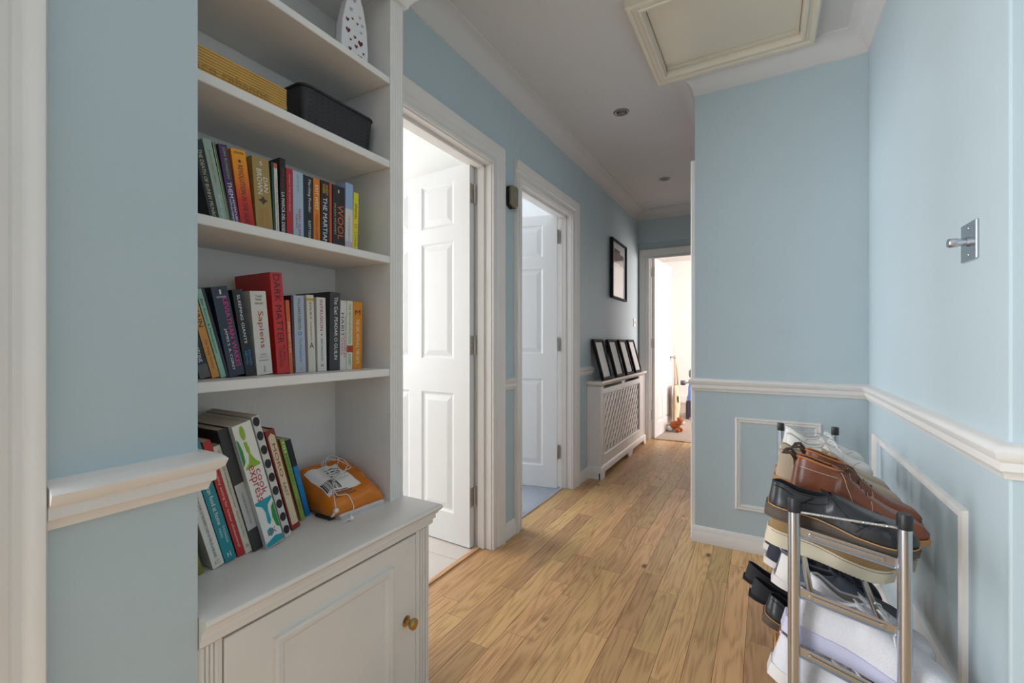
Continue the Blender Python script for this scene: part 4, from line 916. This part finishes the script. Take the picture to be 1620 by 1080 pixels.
# ------------------------------------------------------------------ shoes
def interp(t_, pts):
    if t_ <= pts[0][0]: return pts[0][1]
    for (a, b_), (c, d_) in zip(pts, pts[1:]):
        if t_ <= c:
            k = (t_ - a) / (c - a); k = k * k * (3 - 2 * k) if 0 else k
            return b_ + (d_ - b_) * k
    return pts[-1][1]
def smoothed(pts, n=64):
    ys = [interp(i / n, pts) for i in range(n + 1)]
    for _ in range(4): ys = [ys[0]] + [(ys[i - 1] + 2 * ys[i] + ys[i + 1]) / 4 for i in range(1, n)] + [ys[-1]]
    return lambda t_: ys[min(n, max(0, int(t_ * n)))] + (ys[min(n, int(t_ * n) + 1)] - ys[min(n, int(t_ * n))]) * (t_ * n - int(t_ * n)) if t_ < 1 else ys[-1]
PLAN = {'almond': [(0, .34), (.015, .52), (.05, .68), (.12, .76), (.28, .70), (.45, .74), (.62, .95), (.73, 1), (.84, .90), (.92, .70), (.97, .48), (1, .24)],
        'round': [(0, .30), (.015, .46), (.05, .62), (.12, .72), (.28, .70), (.45, .74), (.62, .94), (.74, 1), (.85, .93), (.93, .74), (.975, .5), (1, .22)],
        'point': [(0, .30), (.015, .45), (.05, .60), (.12, .68), (.28, .64), (.45, .68), (.62, .92), (.72, .96), (.83, .82), (.92, .60), (.97, .42), (1, .2)]}
STY = {   # rim/top height over the sole (m), opening start/end, throat end
 'derby':  dict(h=[(0, .052), (.05, .056), (.2, .044), (.34, .046), (.43, .062), (.52, .062), (.64, .054), (.78, .047), (.9, .042), (.96, .034), (1, .016)], op=.42, plan='almond'),
 'boot':   dict(h=[(0, .118), (.06, .120), (.2, .113), (.33, .108), (.40, .100), (.5, .081), (.62, .064), (.74, .050), (.86, .043), (.95, .032), (1, .014)], op=.34, plan='point'),
 'sneak':  dict(h=[(0, .072), (.05, .075), (.14, .062), (.26, .050), (.38, .056), (.46, .074), (.54, .070), (.66, .058), (.78, .047), (.9, .042), (.96, .033), (1, .014)], op=.44, plan='round'),
 'knit':   dict(h=[(0, .076), (.04, .077), (.12, .066), (.24, .062), (.34, .066), (.43, .094), (.50, .088), (.62, .070), (.76, .055), (.88, .046), (.96, .034), (1, .014)], op=.42, plan='round'),
 'flat':   dict(h=[(0, .050), (.06, .047), (.2, .036), (.5, .026), (.68, .024), (.76, .026), (.86, .027), (.95, .022), (1, .010)], op=.72, plan='point'),
}
def make_shoe(label, style, L, W, upper, sole, lining, x, y, z, tilt, yaw=0, group=None, sole_t=(.024, .018, .016), heel=False, laces=None, side=1, welt=None, toe_cap=None, extras=None, roll=0):
    sty = STY[style]; hf = smoothed(sty['h']); wf = smoothed(PLAN[sty['plan']]); op = sty['op']
    root = thing('shoe', label, 'shoe', (x, y, z), (roll, tilt, yaw), group)
    n = 40; cols = 7
    def cy(t_): return side * (.006 * math.sin(t_ * math.pi * 1.1) - .004 * t_) * (W / .1)
    def st(t_): return interp(t_, [(0, sole_t[0]), (.35, sole_t[0] if not heel else sole_t[1]), (.6, sole_t[1]), (1, sole_t[2])])
    def spring(t_): return max(0, t_ - .74) ** 2 * .16
    def half(t_): return W / 2 * wf(t_)
    ts = [(i / n) for i in range(n + 1)]
    def gap(t_):
        w_ = half(t_)
        if t_ < op: return w_ * interp(t_, [(0, .25), (.03, .5), (.15, .66), (op * .8, .62 if style != 'flat' else .84), (op, .42 if style != 'flat' else .75)])
        return w_ * interp(t_, [(op, .42), (op + .08, .30), (.7, .36), (.85, .5), (1, .55)])
    vs = []; fs = []; ncol = 2 * (cols + 1)
    def sect(t_):
        w_ = half(t_); hh = hf(t_); g = gap(t_); z0 = st(t_) + spring(t_); out = []
        for k in range(cols + 1):
            v = k / cols
            p = 2.6 if t_ > op else (1.9 if style != 'boot' else 2.4)
            bulge = w_ * .05 * math.sin(math.pi * min(1, v * 1.6))
            yy = w_ * (1 - v ** p) + g * v ** p + bulge
            if t_ > op: zz = z0 + hh * (math.sin(v * math.pi / 2) ** .9)
            else: zz = z0 + hh * v
            out.append((yy, zz))
        return out
    secs = [sect(t_) for t_ in ts]
    for t_, sc in zip(ts, secs):
        for yy, zz in sc: vs.append((t_ * L, cy(t_) + yy, zz))
        for yy, zz in sc[::-1]: vs.append((t_ * L, cy(t_) - yy, zz))
    for i in range(n):
        for k in range(ncol - 1):
            if k == cols and ts[i] < op - .001: continue
            fs.append((i * ncol + k, i * ncol + k + 1, (i + 1) * ncol + k + 1, (i + 1) * ncol + k))
    fs.append(tuple(range(ncol))[::-1]) if style == 'none' else None
    # close the heel and toe ends
    for k in range(cols): fs.append((k, k + 1, ncol - 2 - k, ncol - 1 - k))
    b0 = n * ncol
    for k in range(cols): fs.append((b0 + k, b0 + ncol - 1 - k, b0 + ncol - 2 - k, b0 + k + 1))
    up = MB().add(vs, fs).build('upper', upper, root, smooth='all')
    # lining inside the opening and a padded collar edge
    io = [i for i in range(n + 1) if ts[i] <= op + .001]
    lv = []; lf = []
    for i in io:
        t_ = ts[i]; yy, zz = secs[i][-1]; g = yy; bot = st(t_) + .006
        for s in (1, -1):
            for q, (ky, kz) in enumerate(((1, 1), (.90, .86), (1.0, .5), (.96, 0))):
                lv.append((t_ * L + (.004 * q / 3 if i == 0 else 0), cy(t_) + s * max(.002, g * ky - .0012), bot + (zz - bot) * kz))
    m_ = len(io)
    for i in range(m_ - 1):
        for s in (0, 4):
            for q in range(3): lf.append((i * 8 + s + q, i * 8 + s + q + 1, (i + 1) * 8 + s + q + 1, (i + 1) * 8 + s + q))
        lf.append((i * 8 + 3, i * 8 + 7, (i + 1) * 8 + 7, (i + 1) * 8 + 3))
    for q in range(3):
        lf.append((q, q + 1, 4 + q + 1, 4 + q)); e_ = (m_ - 1) * 8; lf.append((e_ + q, e_ + q + 1, e_ + 4 + q + 1, e_ + 4 + q))
    MB().add(lv, lf).build('lining', lining, root, smooth=True)
    rim = [(ts[i] * L, cy(ts[i]) + secs[i][-1][0], secs[i][-1][1]) for i in io[::-1]] + [(ts[i] * L, cy(ts[i]) - secs[i][-1][0], secs[i][-1][1]) for i in io]
    rr = .0055 if style == 'knit' else (.0035 if style == 'sneak' else .0018)
    MB().tube(rim, rr, 6).build('collar', upper, root, smooth='all')
    # sole
    def sole_mesh(k0, k1, z0f, z1f, t0=0, t1=1, ex=.003):
        vs = []; fs = []; tt = [t0 + (t1 - t0) * i / 36 for i in range(37)]
        for t_ in tt:
            w_ = half(t_) * k0 + ex
            xx = t_ * L + (ex * (-1 if t_ <= 0 else (1 if t_ >= 1 else 0)))
            for s in (1, -1):
                vs.append((xx, cy(t_) + s * w_ * k1, z0f(t_))); vs.append((xx, cy(t_) + s * w_, z1f(t_)))
        for i in range(36):
            a = i * 4; b_ = a + 4
            fs += [(a, a + 1, b_ + 1, b_), (a + 2, b_ + 2, b_ + 3, a + 3), (a + 1, a + 3, b_ + 3, b_ + 1), (a, b_, b_ + 2, a + 2)]
        fs += [(0, 2, 3, 1), (36 * 4, 36 * 4 + 1, 36 * 4 + 3, 36 * 4 + 2)]
        return MB().add(vs, fs)
    if heel:
        sole_mesh(1.0, .98, lambda t_: st(t_) - .009 + spring(t_), lambda t_: st(t_) + spring(t_) + .0004, ex=.0035).build('sole', sole, root, smooth=True)
        sole_mesh(1.0, .95, lambda t_: 0, lambda t_: st(t_) - .0085, 0, .27, ex=.001).build('heel', sole, root, smooth=True)
    else:
        sole_mesh(1.0, .94, lambda t_: spring(t_), lambda t_: st(t_) + spring(t_) + .0004, ex=.004).build('sole', sole, root, smooth=True)
    if welt:
        wl_ = [(t_ * L, cy(t_) + half(t_) + .0045, st(t_) + spring(t_) + .0012) for t_ in ts] + [(L + .003, cy(1), st(1) + spring(1) + .0012)] + [(t_ * L, cy(t_) - half(t_) - .0045, st(t_) + spring(t_) + .0012) for t_ in ts[::-1]]
        MB().tube(wl_, .0016, 6, closed=True).build('welt_stitching', welt, root, smooth='all')
    # tongue and laces
    def surf(t_, f_):   # point on the closed top, f_ from -1 to 1 across
        g = gap(t_); return Vector((t_ * L, cy(t_) + f_ * g * 1.25, st(t_) + spring(t_) + hf(t_) * (1 - .10 * abs(f_)) + .0015))
    if style != 'flat':
        t0 = op - .07; tg = MB(); vv = []; ff = []
        for i in range(6):
            t_ = t0 + i * .03; g = gap(min(.99, max(t_, op))) * .85; zz = st(t_) + hf(op) + (.010 if style != 'derby' else .004) * (1 - i / 5) - i * .001
            for q in range(5):
                f_ = q / 2 - 1; vv.append((t_ * L, cy(t_) + f_ * g, zz - .004 * f_ * f_)); 
            for q in range(5):
                f_ = 1 - q / 2; vv.append((t_ * L + .001, cy(t_) + f_ * g, zz - .004 * f_ * f_ - .004))
        for i in range(5):
            for q in range(10): ff.append((i * 10 + q, i * 10 + (q + 1) % 10, (i + 1) * 10 + (q + 1) % 10, (i + 1) * 10 + q))
        ff += [tuple(range(10)), tuple(range(50, 60))]
        tg.add(vv, ff).build('tongue', lining if style == 'derby' else upper, root, smooth='all')
    if laces:
        lm, k_, rad, bow = laces
        lc = MB(); ey = MB()
        for i in range(k_):
            t_ = op + .03 + i * (.20 / k_ if style != 'boot' else .27 / k_)
            a = surf(t_, -1.0); b_ = surf(t_, 1.0); c = surf(t_ + .012, 0); c.z += .004
            pts = [a + (b_ - a) * (q / 6) + Vector((.012 * L * math.sin(math.pi * q / 6), 0, .006 * math.sin(math.pi * q / 6))) for q in range(7)]
            lc.tube(pts, rad, 6)
            if i + 1 < k_:
                t2 = op + .03 + (i + 1) * (.20 / k_ if style != 'boot' else .27 / k_)
                for s in (-1, 1):
                    p0 = surf(t_, s); p1 = surf(t2, -s); lc.tube([p0, (p0 + p1) / 2 + Vector((0, 0, .006)), p1], rad, 6)
            for s in (-1, 1):
                p0 = surf(t_, s * 1.08); ey.lathe([(.0015, .0006), (.0030, .0012), (.0034, -.0006)], Matrix.Translation(p0), 8)
        if bow:
            b0_ = surf(op + .04, 0); b0_.z += .006
            for s in (-1, 1):
                lc.tube([b0_, b0_ + Vector((.005, s * .018, .012)), b0_ + Vector((.02, s * .038, .004)), b0_ + Vector((.028, s * .032, -.006)), b0_ + Vector((.014, s * .014, .0)), b0_], rad, 6)
                lc.tube([b0_, b0_ + Vector((.016, s * .022, .002)), b0_ + Vector((.034, s * .045, -.014)), b0_ + Vector((.042, s * .052, -.035))], rad, 6)
        lc.build('laces', lm, root, smooth='all')
        ey.build('eyelets', M['satin'], root, smooth='all')
    if extras: extras(root, dict(L=L, W=W, surf=surf, cy=cy, half=half, st=st, hf=hf, secs=secs, ts=ts, spring=spring, sect=sect))
    return root
def side_pt(k, t_, v, s, off=.0008):
    sc = k['sect'](t_); i = min(len(sc) - 1, max(0, v * (len(sc) - 1))); i0 = int(i); i1 = min(len(sc) - 1, i0 + 1); f_ = i - i0
    yy = sc[i0][0] * (1 - f_) + sc[i1][0] * f_; zz = sc[i0][1] * (1 - f_) + sc[i1][1] * f_
    return Vector((t_ * k['L'], k['cy'](t_) + s * (yy + off), zz + off * .6 * v))
def seam(k, pts, s, r, off=.0006): return [side_pt(k, a, b_, s, off) for a, b_ in pts]
def densify(pts, m_=5):
    out = []
    for (a, b_), (c, d_) in zip(pts, pts[1:]):
        for i in range(m_): out.append((a + (c - a) * i / m_, b_ + (d_ - b_) * i / m_))
    return out + [pts[-1]]
# leathers and fabrics
blk_l = mat('black_leather', rgb(46, 46, 50), .34, bump=.5, bscale=45, var=.25, vscale=18)
blk_s = mat('black_lining', rgb(18, 18, 20), .8)
brn_l = mat('brown_leather', rgb(122, 66, 42), .34, bump=.3, bscale=130, var=.42, vscale=13)
gum = mat('stacked_sole', rgb(84, 72, 62), .6, bump=1, bscale=4, var=.45, vscale=4, stretch=(.3, .3, 60))
gum2 = mat('crepe_gum_sole', rgb(176, 128, 74), .6)
crm = mat('cream_rubber', rgb(216, 203, 178), .55, bump=.1, bscale=60)
sued = mat('taupe_suede', rgb(172, 154, 132), .95, bump=.3, bscale=300, sheen=.3)
tansu = mat('tan_suede', rgb(150, 120, 80), .95, bump=.3, bscale=300, sheen=.3)
whl = mat('white_leather', rgb(224, 220, 216), .45, bump=.15, bscale=80)
whk = mat('white_knit', rgb(222, 220, 226), .9, bump=1, bscale=330)
klin = mat('grey_beige_lining', rgb(168, 160, 158), .9)
lav = mat('lavender_foam', rgb(198, 196, 220), .6)
gryk = mat('grey_canvas', rgb(98, 104, 116), .9, bump=.5, bscale=300)
nvy = mat('navy_mesh', rgb(46, 48, 62), .8, bump=.4, bscale=200)
wrub = mat('white_rubber', rgb(222, 216, 214), .5)
brl = mat('brown_lace', rgb(78, 58, 46), .8); gdl = mat('tan_stitch', rgb(186, 140, 84), .7); whc = mat('white_lace', rgb(232, 230, 228), .85)
stw = mat('pale_stitch', rgb(206, 178, 150), .8); dkb = mat('dark_brown_leather', rgb(62, 42, 34), .45)
def brogue(root, k):
    d_ = MB()
    for s in (-1, 1):
        for line in ([(.02, .86), (.1, .84), (.2, .74)], [(.18, .1), (.22, .55), (.3, .9)], [(.40, .92), (.46, .55), (.56, .28), (.66, .4)], [(.60, .12), (.68, .55), (.76, .9)], [(.24, .62), (.40, .72)]):
            for a, b_ in densify(line, 9):
                p = side_pt(k, a, b_, s, .0002); d_.lathe([(.0, .0006), (.0016, .0008), (.0024, -.0006)], Matrix.Translation(p), 6)
    d_.build('broguing', blk_s, root)['kind'] = 'stuff'
    e_ = MB()
    for s in (-1, 1):
        for line in ([(.175, .02), (.215, .52), (.30, .97)], [(.44, 1.), (.50, .45), (.62, .25)], [(.62, .02), (.70, .55), (.78, .98)]): e_.tube(seam(k, densify(line, 5), s, 0), .0009, 5)
    e_.build('seam', blk_l, root, smooth='all')['kind'] = 'stuff'
def boot_ex(root, k):
    e_ = MB()
    for s in (-1, 1):
        for line in ([(.04, .80), (.18, .82), (.33, .84)], [(.34, .98), (.40, .55), (.52, .10)], [(.52, .10), (.60, .30), (.58, .72)], [(.01, .34), (.10, .30), (.13, .02)]): e_.tube(seam(k, densify(line, 6), s, 0), .0007, 5)
    e_.build('stitching', stw, root)['kind'] = 'stuff'
    h_ = MB()
    for s in (-1, 1):
        vs = []; fs = []
        for i in range(7):
            for j in range(7):
                a = .002 + i * .019; b_ = j * .05 * (1 - .0 * i); vs.append(side_pt(k, a, b_, s, .0012))
        for i in range(6):
            for j in range(6): fs.append((i * 7 + j, (i + 1) * 7 + j, (i + 1) * 7 + j + 1, i * 7 + j + 1))
        h_.add(vs, fs)
    h_.build('heel_patch', dkb, root, smooth='all')
    zt = k['secs'][0][-1][1]
    MB().tube([(.004, .004, zt - .03), (-.004, .003, zt + .004), (-.014, 0, zt + .014), (-.024, 0, zt + .010), (-.030, -.002, zt - .002), (-.022, -.004, zt + .003), (-.012, -.004, zt + .004), (0, -.004, zt - .01)], .0045, 8).build('pull_loop', dkb, root, smooth='all')
    vs = []
    b_ = MB()
    for s in (-1, 1): b_.tube([side_pt(k, t_, 1.0, s, .001) for t_ in [i * .034 for i in range(11)]], .003, 6)
    b_.build('collar_binding', mat('orange_tan_binding', rgb(176, 108, 52), .6), root, smooth='all')
def ridge(root, k):
    d_ = MB()
    for i in range(26):
        t_ = .12 + i * .032
        for s in (-1, 1): d_.box(t_ * k['L'] - .002, t_ * k['L'] + .002, k['cy'](t_) + s * (k['half'](t_) * .97) - .003, k['cy'](t_) + s * (k['half'](t_) * .97) + .003, k['spring'](t_) - .0005, k['spring'](t_) + .006)
    d_.build('tread_lugs', crm, root)['kind'] = 'stuff'
    e_ = MB()
    for s in (-1, 1): e_.tube([(t_ * k['L'], k['cy'](t_) + s * (k['half'](t_) + .0042), k['st'](t_) + k['spring'](t_) - .005) for t_ in k['ts']], .0006, 5)
    e_.build('stitching', brl, root)['kind'] = 'stuff'
def stripe(root, k):
    e_ = MB()
    for s in (-1, 1): e_.tube(seam(k, densify([(.02, .95), (.14, .5), (.30, .06)], 6), s, 0), .0022, 6)
    e_.build('stripe', wrub, root, smooth='all')
def heel_tab(root, k):
    h_ = MB()
    for s in (-1, 1):
        vs = []; fs = []
        for i in range(7):
            for j in range(7): vs.append(side_pt(k, .001 + i * .026, j * .15, s, .0012))
        for i in range(6):
            for j in range(6): fs.append((i * 7 + j, (i + 1) * 7 + j, (i + 1) * 7 + j + 1, i * 7 + j + 1))
        h_.add(vs, fs)
    h_.build('heel_tab', whl, root, smooth='all')
def sneak_ex(root, k):
    e_ = MB()
    for s in (-1, 1):
        for line in ([(.16, .02), (.22, .5), (.30, .98)], [(.46, .9), (.54, .4), (.66, .06)], [(.70, .04), (.78, .6), (.84, 1.)]): e_.tube(seam(k, densify(line, 5), s, 0), .0008, 5)
    e_.build('seam', mat('grey_stitch', rgb(150, 144, 142), .7), root)['kind'] = 'stuff'
def on(i, x_): return tz(i, x_) - .006 + .0072 / math.cos(TILTS[i])
def pair(names_, *a, **k_): pass
hx = lambda u, y_: ony(u, 540, y_).x
S = []
def put(label, style, L, W, up_, so_, li_, tier, hx_, y_, **k_):
    tl = k_.pop('tilt', TILTS[tier]); dz = k_.pop('dz', 0)
    z_ = on(tier, hx_) + dz
    return make_shoe(label, style, L, W, up_, so_, li_, hx_, y_, z_, tl, **k_)
G = 'shoes on the rack'
# top tier
put('black leather brogue with stacked sole, foremost on the top tier of the rack', 'derby', .286, .104, blk_l, gum, blk_s, 0, .000, 1.290, sole_t=(.030, .020, .018), welt=gdl, side=1, extras=brogue, group=G)
put('brown leather lace-up boot standing next to the black brogue', 'boot', .284, .100, brn_l, gum2, dkb, 0, .046, 1.398, sole_t=(.018, .013, .012), laces=(brl, 4, .0016, True), welt=gdl, side=1, extras=boot_ex, group=G)
put('brown leather lace-up boot standing next to the taupe suede shoes', 'boot', .272, .096, brn_l, gum2, dkb, 0, .072, 1.508, sole_t=(.018, .013, .012), laces=(brl, 4, .0016, False), welt=gdl, side=-1, extras=boot_ex, group=G)
put('taupe suede shoe with gum sole beside the brown boots', 'knit', .305, .098, sued, gum2, sued, 0, .022, 1.610, sole_t=(.020, .014, .012), side=1, group=G)
put('taupe suede shoe with gum sole beside the white sneakers', 'knit', .295, .098, sued, gum2, sued, 0, .028, 1.718, sole_t=(.020, .014, .012), side=-1, group=G)
put('white leather sneaker beside the taupe suede shoes on the top tier', 'sneak', .255, .098, whl, wrub, whl, 0, .046, 1.87, laces=(whc, 5, .0022, True), sole_t=(.034, .028, .026), side=1, extras=sneak_ex, group=G)
put('white leather sneaker at the back end of the top tier', 'sneak', .255, .098, whl, wrub, whl, 0, .048, 2.03, laces=(whc, 5, .0022, True), sole_t=(.034, .028, .026), side=-1, extras=sneak_ex, group=G)
# second tier
put('tan suede sneaker with thick cream sole, foremost on the second tier', 'sneak', .282, .104, tansu, crm, tansu, 1, .0, 1.480, sole_t=(.044, .036, .034), side=1, extras=ridge, group=G, laces=(brl, 3, .0016, False))
put('tan suede sneaker with thick cream sole pushed further towards the wall', 'sneak', .282, .104, tansu, crm, tansu, 1, .066, 1.592, sole_t=(.044, .036, .034), side=-1, extras=ridge, group=G, laces=(brl, 3, .0016, False))
put('white sneaker behind the tan suede sneakers on the second tier', 'sneak', .280, .100, whl, wrub, whl, 1, .012, 1.705, laces=(whc, 5, .002, False), side=1, extras=sneak_ex, group=G)
put('white sneaker in the middle of the second tier', 'sneak', .280, .100, whl, wrub, whl, 1, .03, 1.815, laces=(whc, 5, .002, False), side=-1, extras=sneak_ex, group=G)
# third tier
put('white knitted sneaker with lavender sole, foremost on the third tier', 'knit', .320, .112, whk, lav, klin, 2, .036, 1.296, sole_t=(.038, .028, .022), side=1, laces=(whc, 4, .0018, True), group=G)
put('white knitted sneaker behind its twin on the third tier', 'sneak', .270, .100, whk, lav, klin, 2, .076, 1.412, sole_t=(.036, .028, .022), side=-1, laces=(whc, 4, .0018, False), group=G)
put('grey canvas sneaker behind the white knitted ones', 'sneak', .310, .102, gryk, wrub, nvy, 2, .016, 1.523, laces=(nvy, 5, .0022, True), side=1, extras=heel_tab, group=G)
put('navy sneaker with white stripe and sole in the middle of the third tier', 'sneak', .290, .100, nvy, wrub, blk_s, 2, -.004, 1.632, sole_t=(.020, .018, .016), side=1, extras=stripe, group=G, laces=(whc, 4, .002, False))
put('navy sneaker with white stripe and sole further along the third tier', 'sneak', .290, .100, nvy, wrub, blk_s, 2, -.006, 1.742, sole_t=(.020, .018, .016), side=-1, extras=stripe, group=G, laces=(whc, 4, .002, False))
# fourth tier
put('chunky white sneaker with loose lace, foremost on the fourth tier', 'sneak', .285, .108, whk, wrub, whl, 3, .006, 1.31, sole_t=(.032, .026, .024), side=1, laces=(whc, 4, .0024, True), group=G)
put('chestnut brown shoe between white sneaker and black brogue on the fourth tier', 'derby', .290, .096, mat('chestnut_leather', rgb(140, 82, 44), .4), gum2, dkb, 3, .02, 1.425, heel=True, sole_t=(.024, .014, .012), side=-1, group=G)
put('black brogue low on the fourth tier beside black ballet flats', 'derby', .295, .098, blk_l, gum, blk_s, 3, -.01, 1.535, heel=True, sole_t=(.028, .015, .013), welt=gdl, side=1, extras=brogue, group=G)
put('black ballet flat next to the low black brogue', 'flat', .250, .084, mat('black_suede', rgb(40, 41, 46), .8), blk_s, blk_s, 3, -.046, 1.640, sole_t=(.010, .007, .006), side=1, group=G)
put('black ballet flat next to its twin, furthest along the fourth tier', 'flat', .250, .084, mat('black_suede', rgb(40, 41, 46), .8), blk_s, blk_s, 3, -.066, 1.735, sole_t=(.010, .007, .006), side=-1, group=G)
